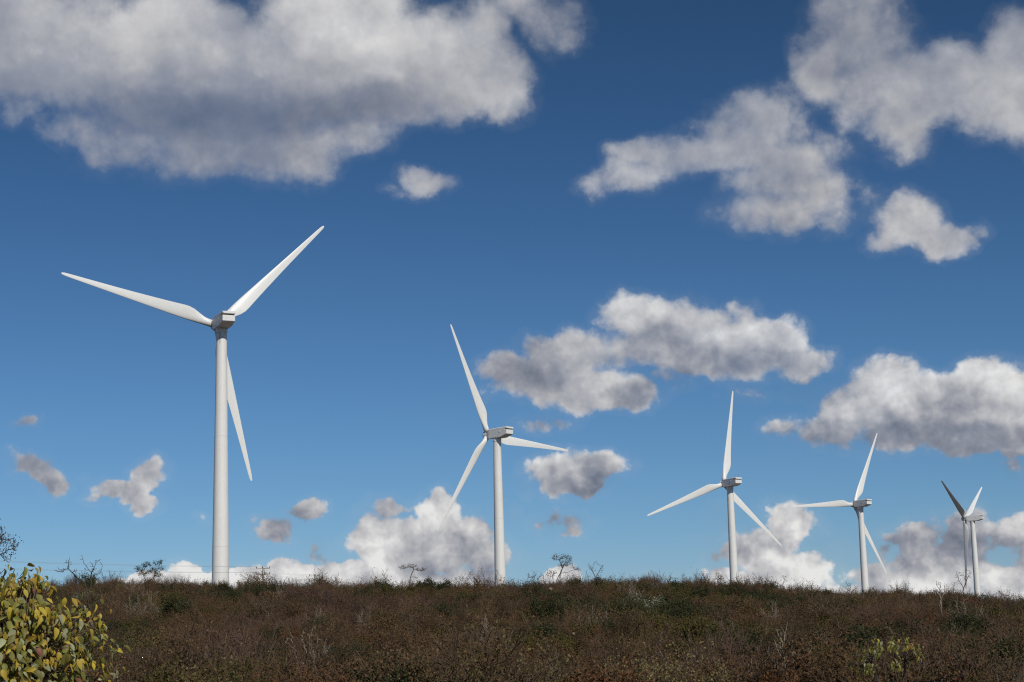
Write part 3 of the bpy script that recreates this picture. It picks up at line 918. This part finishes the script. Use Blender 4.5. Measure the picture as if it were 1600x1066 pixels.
# ------------------------------------------------------------------ trees one can tell apart
def tree(name, px, d, label, blobs, trunk=None, cat='tree', wood=M_GREY, leaf=None, per=0, lsize=.08, lspread=.10, tips=90, seed=0, r0=.010, rmin=.013, stems=1, rough=.10, group=None, up=.5, maxr=.3):
    """trunk: points (column, row) as they show from the photograph's viewpoint; blobs: masses of the crown
    (column, row, half width, half height); both become metres at the tree's own distance and get real depth"""
    pos = at(px, d); r = np.random.default_rng(seed + 11); sc_ = d / F
    X_ = lambda cx: (cx - px) * sc_
    Z_ = lambda cx, cy: pdir(px, cy).z * d - pos.z
    B_ = [(X_(b[0]), Z_(px, b[1]), b[2] * sc_, b[3] * sc_) for b in blobs]
    nodes, par = [np.array([0., 0., -.15])], [-1]
    def path(a_, q, n, jit):
        i = a_; p0 = nodes[a_]; L = np.linalg.norm(q - p0)
        for k in range(1, n + 1):
            f = k / n
            p_ = p0 + (q - p0) * f + r.normal(0, jit * L, 3) * math.sin(math.pi * min(f, .85))
            p_[2] += up * .12 * L * math.sin(math.pi * f)
            nodes.append(p_); par.append(i); i = len(nodes) - 1
        return i
    if trunk:
        trunks = trunk if isinstance(trunk[0], list) else [trunk]
        for tk in trunks:
            i = 0
            for (cx, cy) in tk:
                q = np.array([X_(cx), nodes[i][1] + r.normal(0, .06), Z_(cx, cy)])
                i = path(i, q, max(2, int(np.linalg.norm(q - nodes[i]) / .35)), .02)
    else:
        for k in range(stems):
            b = B_[k % len(B_)]
            q = np.array([b[0] + r.normal(0, b[2] * .35), r.normal(0, b[2] * .35), b[1] + r.normal(0, b[3] * .2)])
            path(0, q, 6, .05)
    P_ = []
    wt = np.array([b[2] * b[3] for b in B_]); wt /= wt.sum()
    for k in range(tips):
        b = B_[r.choice(len(B_), p=wt)]; v = r.normal(0, 1, 3); v /= np.linalg.norm(v)
        rr_ = r.uniform(.35, 1.0) ** .5 * (1 + r.normal(0, .08))
        P_.append(np.array([b[0] + v[0] * b[2] * rr_, v[1] * b[2] * .9 * rr_, b[1] + v[2] * b[3] * rr_]))
    P_ = [p_ for p_ in P_ if p_[2] > .25]
    P_.sort(key=lambda q: np.min(np.linalg.norm(np.array(nodes) - q, axis=1)))
    ends = []
    for q in P_:
        A = np.array(nodes); D_ = np.linalg.norm(A - q, axis=1) + 1.2 * np.maximum(0, A[:, 2] - q[2] + .05) + (A[:, 2] < .3 * q[2]) * .8
        j = int(np.argmin(D_ + r.random(len(A)) * .06)); L = np.linalg.norm(nodes[j] - q)
        ends.append(path(j, q, 2 if L < .35 else 3 if L < .9 else 5, rough))
    # pipe model: a limb is as thick as all it carries
    n = len(nodes); area = np.zeros(n); has = np.zeros(n, bool)
    for i in range(n - 1, 0, -1):
        if area[i] == 0: area[i] = r0 ** 2.3
        area[par[i]] += area[i]
    rad = np.minimum(area ** (1 / 2.3), maxr)
    big = rad[0] * .42
    pl = Plant(seed)
    for i in range(1, n):
        j = par[i]; a_, b_ = rad[i] if par[j] != -1 or True else rad[j], rad[i] * .93
        pl.seg.append((nodes[j], nodes[i], a_, b_, 0 if rad[i] > big else 1))
    pl.bud = [(nodes[e], None) for e in ends] + [(nodes[par[e]], None) for e in ends]
    root = thing(name, pos, label, cat, group)
    w_ = pl.wood(rmin, levels=(0,), sides=6)
    if w_ is None: w_ = pl.wood(rmin, levels=(1,))
    link('trunk', np_mesh('trunk', w_[0], w_[1], wood, smooth=True), root)
    w_ = pl.wood(rmin, levels=(1,), sides=3); c_ = link('crown', np_mesh('crown', w_[0], w_[1], wood), root)
    if per:
        l_ = pl.leaves(per, lsize, lspread, .3)
        if l_ is not None:
            q = link('foliage', np_mesh('foliage', l_[0], l_[1], leaf), c_); q['kind'] = 'stuff'
    return root


def puffs(px, py, w, d, seed, n=3, rows=None, fill=.9):
    """uneven crown of a low tree: n masses between row py and the scrub around its foot"""
    r = np.random.default_rng(seed); p_ = at(px, d)
    low = 0
    for row in range(int(py), 1300):
        if pdir(px, row).z * d - p_.z < 1.3: low = row; break
    low = max(low, py + 8); hh = low - py; out_ = []
    for k in range(n):
        cx = px + (k - (n - 1) / 2) * w / max(n, 1) * fill + r.normal(0, w * .04)
        t_ = py + hh * (.0 if k == n // 2 else r.uniform(.05, .35))
        out_.append((cx, (t_ + low) / 2, w / n * .68, (low - t_) / 2))
    return out_


# on the skyline, left to right
tree('leafy_tree', -14, 62, 'tree with small brown leaves reaching in at the left edge behind the yellow bush', [(2, 852, 26, 16), (-22, 838, 34, 20), (16, 872, 14, 9), (-40, 860, 30, 20)], trunk=[(-16, 960), (-10, 900), (-8, 870)],
     wood=M_BLACK, leaf=M_LBROWN, per=2.2, lsize=.075, lspread=.10, seed=1, tips=220)
tree('dead_tree', 140, 150, 'black leafless tree with crooked branches against the sky, right of the yellow bush',
     [(95, 889, 12, 5), (106, 878, 8, 10), (118, 898, 10, 12), (152, 884, 10, 14), (138, 892, 12, 14), (164, 905, 5, 10), (126, 872, 4, 6)],
     trunk=[[(141, 950), (136, 930), (133, 912), (118, 901), (106, 888), (92, 889)], [(137, 935), (142, 912), (141, 895), (148, 880), (155, 874)], [(146, 945), (158, 928), (163, 912), (158, 896)], [(118, 901), (106, 888), (108, 870)], [(141, 895), (130, 880), (126, 868)]],
     wood=M_BLACK, seed=41, tips=80, r0=.016, rmin=.022, rough=.16, up=0)
tree('flat_topped_tree', 233, 214, 'small dark green tree in flat leafy tiers, on the skyline left of the tallest turbine', [(218, 889, 9, 4.5), (228, 882, 8, 3.5), (244, 880, 9, 3), (251, 890, 6, 3), (238, 892, 9, 4), (222, 896, 7, 4), (246, 898, 7, 4), (252, 876, 3, 2)],
     trunk=[[(228, 912), (224, 900), (222, 893)], [(238, 908), (243, 893), (250, 880)]], wood=M_BLACK, leaf=M_LDARK, per=6, lsize=.13, lspread=.14, seed=3, tips=150, rmin=.02)
LOW = [  # column, top row, width, distance, tips, leafiness, wood, leaf, label
 ('bare_bush', 40, 905, 34, 200, 60, 1.5, 'T', 'O', 'low dark bush on the skyline right behind the yellow bush'),
 ('bare_bush', 104, 912, 22, 205, 40, 1.5, 'T', 'O', 'low olive bush on the skyline left of the black dead tree'),
 ('bare_bush', 182, 909, 26, 206, 60, .5, 'T', 'B', 'low brown bare bush on the skyline right of the black dead tree'),
 ('bare_bush', 205, 902, 28, 210, 90, .2, 'G', 'B', 'low grey bare bush touching the left side of the flat dark green tree'),
 ('bare_bush', 278, 911, 20, 210, 50, .8, 'T', 'B', 'small brown bush on the skyline left of the tallest turbine tower'),
 ('bare_bush', 305, 912, 24, 210, 60, .4, 'T', 'B', 'low twiggy bush touching the left foot of the tallest turbine tower'),
 ('bare_bush', 345, 912, 26, 209, 60, .4, 'T', 'B', 'low twiggy bush in front of the foot of the tallest turbine tower'),
 ('bare_tree', 389, 896, 30, 212, 60, 0, 'P', 'B', 'thin pale leafless tree on the skyline left of the nearer utility pole'),
 ('bare_bush', 425, 909, 20, 212, 80, .3, 'T', 'B', 'round bare bush right of the foot of the nearer utility pole'),
 ('bare_bush', 458, 912, 28, 210, 60, 1.0, 'T', 'B', 'low brown bush on the skyline between the two utility poles'),
 ('bare_bush', 522, 903, 34, 211, 110, .9, 'T', 'B', 'wide brown bare bush on the skyline right of the farther utility pole'),
 ('bare_bush', 550, 907, 26, 211, 70, .5, 'T', 'B', 'brown bare bush below the left edge of the white cumulus'),
 ('bare_bush', 590, 910, 26, 211, 60, .5, 'T', 'B', 'low bare bush on the skyline below the middle of the white cumulus'),
 ('bare_bush', 616, 907, 22, 210, 70, .3, 'G', 'B', 'grey bare bush beside the umbrella shaped tree on its left'),
 ('leafy_bush', 668, 903, 32, 206, 150, 5, 'K', 'D', 'dark green bush on the skyline right of the umbrella shaped tree'),
 ('leafy_bush', 695, 907, 22, 206, 110, 5, 'K', 'D', 'smaller dark green bush left of the purplish thicket'),
 ('bare_tree', 716, 897, 30, 208, 110, .4, 'U', 'B', 'leftmost bare tree of the purplish thicket beside the second turbine tower'),
 ('bare_tree', 736, 889, 34, 209, 150, .6, 'U', 'B', 'second bare tree from the left in the purplish thicket by the second turbine'),
 ('bare_tree', 754, 882, 32, 210, 150, .5, 'U', 'B', 'tallest bare tree of the purplish thicket left of the second turbine tower'),
 ('bare_tree', 776, 890, 32, 207, 130, .5, 'U', 'B', 'bare tree of the thicket crossing in front of the second turbine tower'),
 ('bare_bush', 802, 900, 24, 208, 90, .6, 'U', 'B', 'low bare bush just right of the second turbine tower'),
 ('bare_tree', 836, 892, 32, 208, 130, .7, 'U', 'B', 'brown twiggy tree on the skyline between the second turbine and the tall crooked tree'),
 ('leafy_bush', 896, 903, 22, 207, 90, 4, 'K', 'D', 'small dark leafy bush beneath the right limb of the tall crooked tree'),
 ('leafy_bush', 934, 901, 14, 204, 70, 4, 'K', 'D', 'dark bush hugging the foot of the V shaped bare tree'),
 ('bare_bush', 960, 896, 28, 207, 110, .1, 'G', 'B', 'grey bare bush on the skyline right of the V shaped tree'),
 ('bare_bush', 984, 899, 34, 207, 140, 1.2, 'K', 'B', 'dark brown bush on the skyline midway between the second and third turbines'),
 ('bare_tree', 1021, 900, 18, 208, 70, .4, 'G', 'B', 'small bare tree with a thin round crown on the open skyline'),
 ('bare_tree', 1049, 898, 30, 208, 110, 1.4, 'K', 'B', 'brown leafy tree with a dark foot left of a pale bare tree'),
 ('bare_tree', 1073, 895, 24, 208, 80, .1, 'P', 'B', 'pale bare tree between two brown leafy trees left of the third turbine'),
 ('leafy_bush', 1058, 907, 26, 204, 80, 4, 'K', 'D', 'dark green low bush at the foot of a pale bare tree near the third turbine'),
 ('bare_tree', 1098, 893, 26, 208, 130, 1.6, 'U', 'B', 'brown crowned tree, left half of the pair touching the third turbine tower'),
 ('bare_tree', 1122, 894, 26, 208, 130, 1.6, 'U', 'B', 'brown crowned tree, right half of the pair touching the third turbine tower'),
 ('bare_tree', 1174, 894, 22, 207, 80, .3, 'G', 'B', 'wispy grey tree close right of the third turbine tower'),
 ('bare_tree', 1190, 899, 28, 206, 130, 2.0, 'K', 'B', 'dark bushy tree second to the right of the third turbine tower'),
 ('bare_bush', 1254, 914, 26, 205, 90, .8, 'K', 'B', 'low brown bush on the skyline midway between the third and fourth turbines'),
 ('leafy_bush', 1288, 922, 22, 204, 70, 4, 'K', 'D', 'low dark bush left of the wide bare tree by the fourth turbine'),
 ('bare_tree', 1326, 908, 32, 205, 130, .3, 'G', 'B', 'wide round bare tree just left of the fourth turbine tower'),
 ('bare_bush', 1365, 915, 26, 205, 90, .5, 'T', 'B', 'low bare bush just right of the fourth turbine tower'),
 ('bare_bush', 1414, 920, 24, 204, 70, .3, 'G', 'B', 'low bare bush between the fourth turbine and the jagged dead tree'),
 ('bare_bush', 1440, 924, 24, 204, 70, 1.0, 'K', 'B', 'low dark bush on the skyline left of the jagged dead tree'),
 ('leafy_bush', 1533, 926, 26, 203, 70, 3, 'K', 'D', 'dark low bush at the foot of the farthest turbine tower'),
 ('bare_tree', 1553, 920, 22, 203, 70, .1, 'G', 'B', 'leafless small tree just right of the farthest turbine tower'),
 ('bare_tree', 1583, 918, 24, 203, 90, .4, 'G', 'B', 'last bare tree on the skyline near the right edge'),
]
WD = dict(T=M_TWIG, G=M_GREY, P=M_PALE, K=M_BLACK, U=M_TWIG_PURPLE); LD = dict(B=M_LBROWN, D=M_LDARK, O=M_LOLIVE)
for k, (nm, px, py, w, d, tp, pr, wd, lf, lb) in enumerate(LOW):
    tree(nm, px, d, lb, puffs(px, py, w, d, 400 + k, n=2 if w < 24 else 3), cat='bush' if 'bush' in nm else 'tree', wood=WD[wd], leaf=LD[lf], per=pr * 1.6, lsize=.10 if lf == 'B' else .14, lspread=.12,
         tips=int(tp * 1.8), seed=500 + k, stems=2 + (w > 24) * 2, rmin=.018, r0=.011, group='trees and bushes along the skyline')
tree('umbrella_tree', 641, 208, 'slender tree with a thin flat umbrella crown on the skyline under the white cumulus', [(630, 886, 8, 3.5), (645, 884, 9, 3.5), (658, 890, 9, 3), (650, 902, 4, 2)], trunk=[(641, 908), (643, 899), (646, 893)],
     wood=M_GREY, leaf=M_LBROWN, per=2.2, lsize=.08, lspread=.12, seed=8, tips=150, rmin=.02)
tree('crooked_tree', 866, 206, 'tall crooked tree with a sparse brown leafy crown, highest on the middle skyline', [(872, 871, 10, 5), (886, 874, 10, 7), (890, 882, 8, 4), (862, 896, 9, 6), (900, 890, 8, 3), (878, 884, 5, 3)],
     trunk=[[(870, 908), (876, 897), (880, 889), (877, 878), (873, 872)], [(880, 889), (886, 878)], [(866, 912), (864, 900)], [(876, 897), (888, 895), (900, 891)]], wood=M_BLACK, leaf=M_LBROWN, per=3.2, lsize=.10, lspread=.14, seed=28, tips=190, rmin=.022)
tree('bare_tree', 932, 207, 'pale leafless tree forking into a narrow V right of the tall crooked tree', [(924, 884, 5, 6), (934, 880, 5, 4), (942, 888, 4, 7), (929, 889, 5, 6)], trunk=[[(932, 905), (928, 894), (922, 882)], [(932, 902), (937, 894), (944, 884)]],
     wood=M_GREY, seed=30, tips=80, rmin=.02, r0=.012)
tree('bare_tree', 1227, 206, 'leaning leafless tree alone on the skyline before the fourth turbine', [(1226, 901, 6, 3), (1231, 905, 4, 6), (1214, 913, 6, 5)], trunk=[[(1224, 915), (1227, 906), (1226, 899)], [(1224, 915), (1214, 911)]], wood=M_GREY, seed=75, tips=34, rmin=.02)
tree('dead_tree', 1469, 150, 'jagged bleached dead tree with a broken trunk, left of the farthest turbine', [(1470, 915, 6, 6), (1462, 925, 5, 5), (1476, 924, 4, 6)], trunk=[[(1470, 952), (1471, 938), (1469, 925), (1472, 912)], [(1469, 925), (1464, 914), (1465, 908)], [(1471, 938), (1477, 925), (1478, 914)], [(1469, 930), (1461, 926)]],
     wood=M_PALE, seed=80, tips=22, r0=.02, rmin=.024, rough=.2)
tree('bare_tree', 1507, 203, 'tall leafless tree in front of the lower blade of the farthest turbine', [(1501, 899, 8, 8), (1514, 897, 9, 7), (1494, 912, 6, 4), (1508, 908, 8, 6)], trunk=[[(1506, 920), (1501, 908), (1498, 898)], [(1506, 920), (1513, 906), (1518, 896)]], wood=M_TWIG, seed=81, tips=120, rmin=.017)

# on the slope
for k, (px, py, w, d, wd, tp, st, lb) in enumerate([
    (487, 972, 85, 72, 'P', 60, 4, 'pale grey bare tree with long rising limbs in the left middle of the slope'),
    (350, 955, 60, 84, 'G', 60, 3, 'thin grey bare tree on the slope below the tallest turbine'),
    (560, 970, 70, 68, 'T', 70, 3, 'brown bare tree on the slope right of the pale grey limbed tree'),
    (645, 940, 40, 125, 'K', 80, 2, 'dark trunked bare tree on the slope below the umbrella shaped tree'),
    (757, 950, 40, 118, 'G', 60, 3, 'small grey bare tree on the slope below the second turbine'),
    (1045, 975, 80, 66, 'G', 70, 3, 'bare grey tree low on the slope left of the dead trunk with the round nest'),
    (1290, 955, 46, 98, 'G', 50, 3, 'thin grey bare tree on the slope below and left of the fourth turbine'),
    (1395, 975, 60, 72, 'T', 80, 3, 'brown bare tree on the slope behind the bush with olive leaves'),
    (1545, 970, 90, 72, 'T', 100, 4, 'wide brown bare tree on the slope at the right side'),
    (1130, 950, 50, 112, 'G', 60, 3, 'small grey bare tree on the slope below the third turbine'),
    (262, 985, 70, 60, 'T', 90, 3, 'reddish brown bare tree on the slope right of the yellow bush'),
    (215, 948, 50, 100, 'T', 80, 4, 'brown bare tree on the slope below the flat topped tree'),
    (170, 962, 70, 84, 'K', 90, 3, 'dark tangled bare tree just right of the yellow bush'),
    (905, 945, 40, 130, 'G', 50, 3, 'grey bare tree on the slope below the V shaped tree'),
    (420, 935, 40, 150, 'G', 50, 3, 'grey bare tree on the slope below the nearer utility pole'),
    (980, 940, 36, 140, 'P', 30, 3, 'small pale bare tree on the slope left of the dark green patch'),
    (1190, 935, 34, 150, 'P', 26, 2, 'small pale bare tree high on the slope below the third turbine'),
    (700, 985, 70, 62, 'T', 90, 4, 'brown bare tree low on the slope between the two tallest turbines'),
    (810, 975, 60, 72, 'G', 70, 3, 'grey bare tree low on the slope right of the second turbine'),
    (1470, 1000, 90, 46, 'K', 120, 4, 'dark tangled bare tree left of the bottom right corner'),
    (1575, 1005, 70, 44, 'K', 100, 3, 'dark bare tree in the bottom right corner')]):
    tree('bare_tree', px, d, lb, puffs(px, py, w, d, 600 + k, n=3), wood=WD[wd], tips=tp, seed=700 + k, stems=st, r0=.0085, rmin=.011, rough=.13, maxr=.07, group='bare trees on the slope')
tree('dead_tree', 1222, 50, 'tall bleached dead trunk with few broken limbs, at the bottom right of centre', [(1216, 990, 5, 6), (1212, 1010, 4, 8)], trunk=[[(1222, 1060), (1220, 1030), (1219, 1005), (1212, 988), (1211, 982)], [(1219, 1012), (1224, 992)], [(1220, 1035), (1209, 1012), (1206, 1000)]],
     wood=M_PALE, seed=302, tips=8, r0=.014, rmin=.014, up=0)
tree('dead_tree', 1230, 49, 'grey forked dead tree holding a round nest, beside the bleached trunk', [(1255, 1010, 12, 12), (1245, 1030, 10, 10), (1200, 1025, 8, 6)], trunk=[[(1226, 1060), (1236, 1040), (1240, 1024), (1250, 1012)], [(1226, 1060), (1210, 1040), (1198, 1027)], [(1236, 1040), (1256, 1028), (1264, 1016)]],
     wood=M_GREY, seed=303, tips=40, r0=.009, rmin=.010, maxr=.06)

# named shrubs
def special(kn, px, d, s, label, v=0, sxy=1.0):
    pos = at(px, d); o = own_shrub(kn, v, pos, px * .37, s, label=label); o.scale = (s * sxy, s * sxy, s); return o
special('sage', 265, 170, 1.5, 'round pale grey-green bush on the slope left below the tallest turbine', sxy=1.3)
special('sage', 895, 66, .62, 'small round bush with cream-green leaf clusters low on the middle slope')
special('sage', 912, 62, .36, 'tiny pale bush just below and right of the round cream-green one')
special('red', 785, 95, 1.1, 'low bush with scattered red leaves on the slope below the second turbine')
special('red', 268, 58, .8, 'low red leaved bush on the slope right of the yellow bush')
special('red', 1495, 60, .8, 'red leaved bush among the dark tangled trees at the bottom right')

# nests
M_NEST = mat_var('mud_nest', (.27, .20, .13), (.17, .12, .08), 6.0)
def nest(px, py, d, r, label):
    rr_ = np.random.default_rng(px); Vn, Fn = lathe([(r * math.cos(a_), r * .95 * math.sin(a_)) for a_ in np.linspace(-1.5, 1.5, 9)], 14)
    Vn = [tuple(np.array(v_) * (1 + rr_.uniform(-.2, .2))) for v_ in Vn]
    o = mesh_obj('nest', Vn, Fn, M_NEST, smooth=True); o.location = pdir(px, py) * d
    tag(o, label, 'nest')
nest(1238, 1022, 50, .10, 'round pale mud nest in the forked dead tree at the bottom')
nest(860, 921, 150, .17, 'pale round nest near the skyline, left below the tall crooked tree')
nest(896, 991, 95, .10, 'small round nest low in the scrub in the middle of the slope')

# ------------------------------------------------------------------ utility poles and wires
M_CONC = mat_var('weathered_concrete', (.50, .45, .37), (.42, .38, .31), 2.0)
M_WOOD = mat_var('weathered_timber', (.42, .36, .29), (.34, .29, .23), 3.0)
M_WIRE, t, p, o = bsdf('aluminium_wire'); p.inputs['Base Color'].default_value = (.45, .46, .48, 1); p.inputs['Roughness'].default_value = .6
INS = shell('insulator', lathe([(.05, 0), (.05, .06), (.09, .08), (.05, .12), (.085, .14), (.04, .2), (.02, .24)], 10), M_DARK, True)
POLE_D = Vector((.55, .83, 0)).normalized()          # run of the line seen from above
def pole(px, py, d, label, H=9.6, face=None):
    pos = at(px, d); topz = pdir(px, py).z * d
    base_z = pos.z; hh = topz - base_z
    root = thing('utility_pole', (pos.x, pos.y, base_z), label, 'utility pole', 'utility poles of the power line')
    link('post', shell('post', lathe([(.16, -.5), (.10, hh)], 10), M_CONC, True), root)
    ends = []
    for zi, (zz, hw) in enumerate(((hh - .35, 1.05), (hh - 1.2, 1.1))):
        a_ = link('crossarm', shell('crossarm', box(-hw, hw, -.16, -.05, zz - .05, zz + .05, .01), M_WOOD), root)
        for x in ((-.95, -.1, .95) if zi == 0 else (-1.0, .45, 1.0)):
            q = link('insulator', INS, a_); q.location = (x, -.105, zz + .07)
            ends.append(Vector((pos.x + x, pos.y - .105, base_z + zz + .31)))
    link('brace', shell('brace', box(-.03, .03, -.2, -.17, hh - 1.25, hh - .35), M_STEEL), root)
    return ends
E1 = pole(411, 885, 262, 'nearer concrete utility pole with two crossarms right of the tallest turbine tower')
E2 = pole(492, 897, 330, 'farther utility pole with two crossarms just showing above the ridge')
# the next pole lies outside the frame on the left
pos0 = Vector((-78, 150, 0)); pos0.z = gz(pos0.x, pos0.y)
root = thing('utility_pole', pos0, 'utility pole carrying the wires beyond the left edge of the picture', 'utility pole', 'utility poles of the power line')
h0 = pdir(-540, 845).z * 150 - pos0.z
link('post', shell('post', lathe([(.16, -.5), (.10, h0)], 10), M_CONC, True), root)
E0 = []
for zi, (zz, hw) in enumerate(((h0 - .35, 1.05), (h0 - 1.2, 1.1))):
    a_ = link('crossarm', shell('crossarm', box(-hw, hw, -.16, -.05, zz - .05, zz + .05, .01), M_WOOD), root)
    for x in ((-.95, -.1, .95) if zi == 0 else (-1.0, .45, 1.0)):
        q = link('insulator', INS, a_); q.location = (x, -.105, zz + .07)
        E0.append(Vector((pos0.x + x, pos0.y - .105, pos0.z + zz + .31)))
names = ['left wire on the upper crossarms', 'middle wire on the upper crossarms', 'right wire on the upper crossarms', 'left wire on the lower crossarms', 'middle wire on the lower crossarms', 'right wire on the lower crossarms']
for i in range(6):
    pts = []
    for A_, B_, sag, n in ((E0[i], E1[i], .55, 24), (E1[i], E2[i], .6, 16)):
        for k in range(n + 1):
            f = k / n; q = A_.lerp(B_, f); q.z -= sag * 4 * f * (1 - f)
            if not (pts and k == 0): pts.append(q)
    pl = Plant(1); pl.seg = [(np.array(a_), np.array(b_), .007, .007, 0) for a_, b_ in zip(pts, pts[1:])]
    w_ = pl.wood(.006, sides=4)
    tag(link('power_line', np_mesh('power_line', w_[0], w_[1], M_WIRE)), 'thin power line: ' + names[i], 'wire', 'power lines strung between the poles')


# ------------------------------------------------------------------ big-leaved bush, lower left
def leaf_mesh(name, L, Wd, fold, curl, mat):
    n = 5; V_ = []; F_ = []
    for i in range(n + 1):
        f = i / n; w = Wd * [.12, .78, 1.0, .86, .5, .02][i] * .5
        y = L * f; zc_ = -curl * L * f * f
        V_ += [(-w, y, zc_ + fold * w), (0, y, zc_), (w, y, zc_ + fold * w)]
    for i in range(n):
        a_ = i * 3
        F_ += [(a_, a_ + 1, a_ + 4, a_ + 3), (a_ + 1, a_ + 2, a_ + 5, a_ + 4)]
    me = shell(name, (V_, F_), mat, True); return me, V_, F_


def bush(name, label, center, base, Rad, nleaf, lsize, seed, wood, col_fn, stems=7, nbig=300, hemi=-.6, stemr=.035):
    r = np.random.default_rng(seed)
    root = thing(name, base, label, 'bush')
    LM = [[leaf_mesh('leaf', 1, w__, f__, c, m_) for c, w__, f__ in ((.12, .52, .3), (.5, .58, .55), (.85, .46, .8))] for m_ in M_BIG]
    cen = np.array(center) - np.array(base)
    # limbs from the foot to the crown, twigs to each leaf cluster
    pl = Plant(seed); hubs = []
    for i in range(stems):
        dr = r.normal(0, 1, 3); dr[2] = abs(dr[2]); dr /= np.linalg.norm(dr)
        tgt = cen + dr * np.array(Rad) * .45
        p0 = np.array([r.normal(0, .08), r.normal(0, .08), -.1]); prev = p0; m1 = None
        for k in range(1, 7):
            f = k / 6; q = p0 + (tgt - p0) * f + r.normal(0, .03, 3) * math.sin(math.pi * f) ; q[2] += .1 * math.sin(math.pi * f)
            pl.seg.append((prev, q, stemr * (1 - .6 * (k - 1) / 6), stemr * (1 - .6 * k / 6), 0)); prev = q
            if k >= 3: hubs.append(q)
    ncl = nleaf // 5; data = []
    for c in range(ncl):
        dr = r.normal(0, 1, 3); dr /= np.linalg.norm(dr)
        if dr[2] < hemi: dr[2] = -dr[2]
        lump = 1 + .10 * math.sin(dr[0] * 7 + seed) * math.sin(dr[2] * 6 + 1) + .08 * math.sin(dr[1] * 9)
        rad_ = r.uniform(.50, .98) ** .6 * lump
        tip = cen + dr * np.array(Rad) * rad_
        hb = min(hubs, key=lambda h_: np.sum((h_ - tip) ** 2) + r.random() * .1)
        mid = (hb + tip) / 2 + r.normal(0, .04, 3)
        pl.seg += [(hb, mid, .009, .006, 1), (mid, tip, .006, .003, 1)]
        for k in range(r.integers(4, 8)):
            lp = tip + r.normal(0, lsize * .62, 3)
            # leaves hang: mostly downwards, outwards a little
            dd = np.array([dr[0] * .5, dr[1] * .5, -.75]) + r.normal(0, .42, 3); dd /= np.linalg.norm(dd)
            nn = np.array([dr[0] + .25, dr[1] - .35, .45]) + r.normal(0, .34, 3); nn -= dd * (nn @ dd); nn /= np.linalg.norm(nn)
            s = lsize * r.uniform(.5, 1.35)
            ci = col_fn(r, dr, rad_, lp + np.array(base))
            data.append((lp, dd, nn, s, ci, int(r.integers(3))))
    w_ = pl.wood(.004, levels=(0,), sides=6); link('stems', np_mesh('stems', w_[0], w_[1], wood, smooth=True), root)
    w_ = pl.wood(.003, levels=(1,), sides=3); link('twigs', np_mesh('twigs', w_[0], w_[1], wood), root)
    # the leaves that show largest are parts, the rest one joined part
    def vis(q):
        P_ = Vector(q[0]) + Vector(base); dpt = P_.dot(FW); u = P_.dot(RT) / dpt * F + 800; v_ = 533 - P_.dot(UP) / dpt * F
        fr = -P_.normalized().dot(Vector(q[0]) - Vector(cen))
        return (0 if (-5 < u < 1605 and v_ < 1070) else 10) - fr * 1.0 - q[3] * 4
    data.sort(key=vis)
    VV, TT, MI = [], [], []; off_ = 0
    for i, (lp, dd, nn, s, ci, cv) in enumerate(data):
        xx = np.cross(dd, nn); Mx = np.stack([xx, dd, nn], 1) * s
        me, lv_, lf_ = LM[ci][cv]
        if i < nbig:
            o = link('leaf', me, root)
            mm = Matrix([list(Mx[j]) + [lp[j]] for j in range(3)] + [[0, 0, 0, 1]]); o.matrix_local = mm
        else:
            VV.append(np.array(lv_) @ Mx.T + lp); TT.append(np.array(lf_) + off_); off_ += len(lv_); MI.append(np.full(len(lf_), ci))
    if VV:
        q = link('foliage', np_mesh('foliage', np.concatenate(VV), np.concatenate(TT), M_BIG, smooth=True, mi=np.concatenate(MI)), root); q['kind'] = 'stuff'
    return root


D1 = 16.0
c1 = pdir(-62, 1100) * D1
def col1(r, dr, rad_, P_):
    k = r.random(); topness = dr[2] + .5 * dr[0]
    if k < .30 + .50 * max(0, topness): return 2 if r.random() < .5 else 1
    if k > .975: return 3
    return 0 if r.random() < .66 else 1
bush('leafy_bush', 'large bush with drooping grey-green and yellow leaves filling the bottom left corner', tuple(c1), (c1.x - .1, c1.y + .1, gz(c1.x, c1.y)), (1.40, 1.2, 1.30), 12000, .082, 11, M_GREY, col1, stems=9, hemi=-.95)
for (px, py, lean_, s_) in ((36, 893, .5, 1), (50, 912, .2, 2)):
    pass
D2 = 30.0
c2 = pdir(1388, 1036) * D2
def col2(r, dr, rad_, P_):
    k = r.random()
    return 1 if k < .80 else (0 if k < .93 else (2 if k < .98 else 3))
bush('leafy_bush', 'thin bush with sparse olive and yellowish leaves on grey limbs at the bottom right', tuple(c2), (c2.x + .2, c2.y, gz(c2.x, c2.y)), (.74, .6, .42), 330, .074, 23, M_BLACK, col2, stems=7, hemi=-.5, stemr=.02)
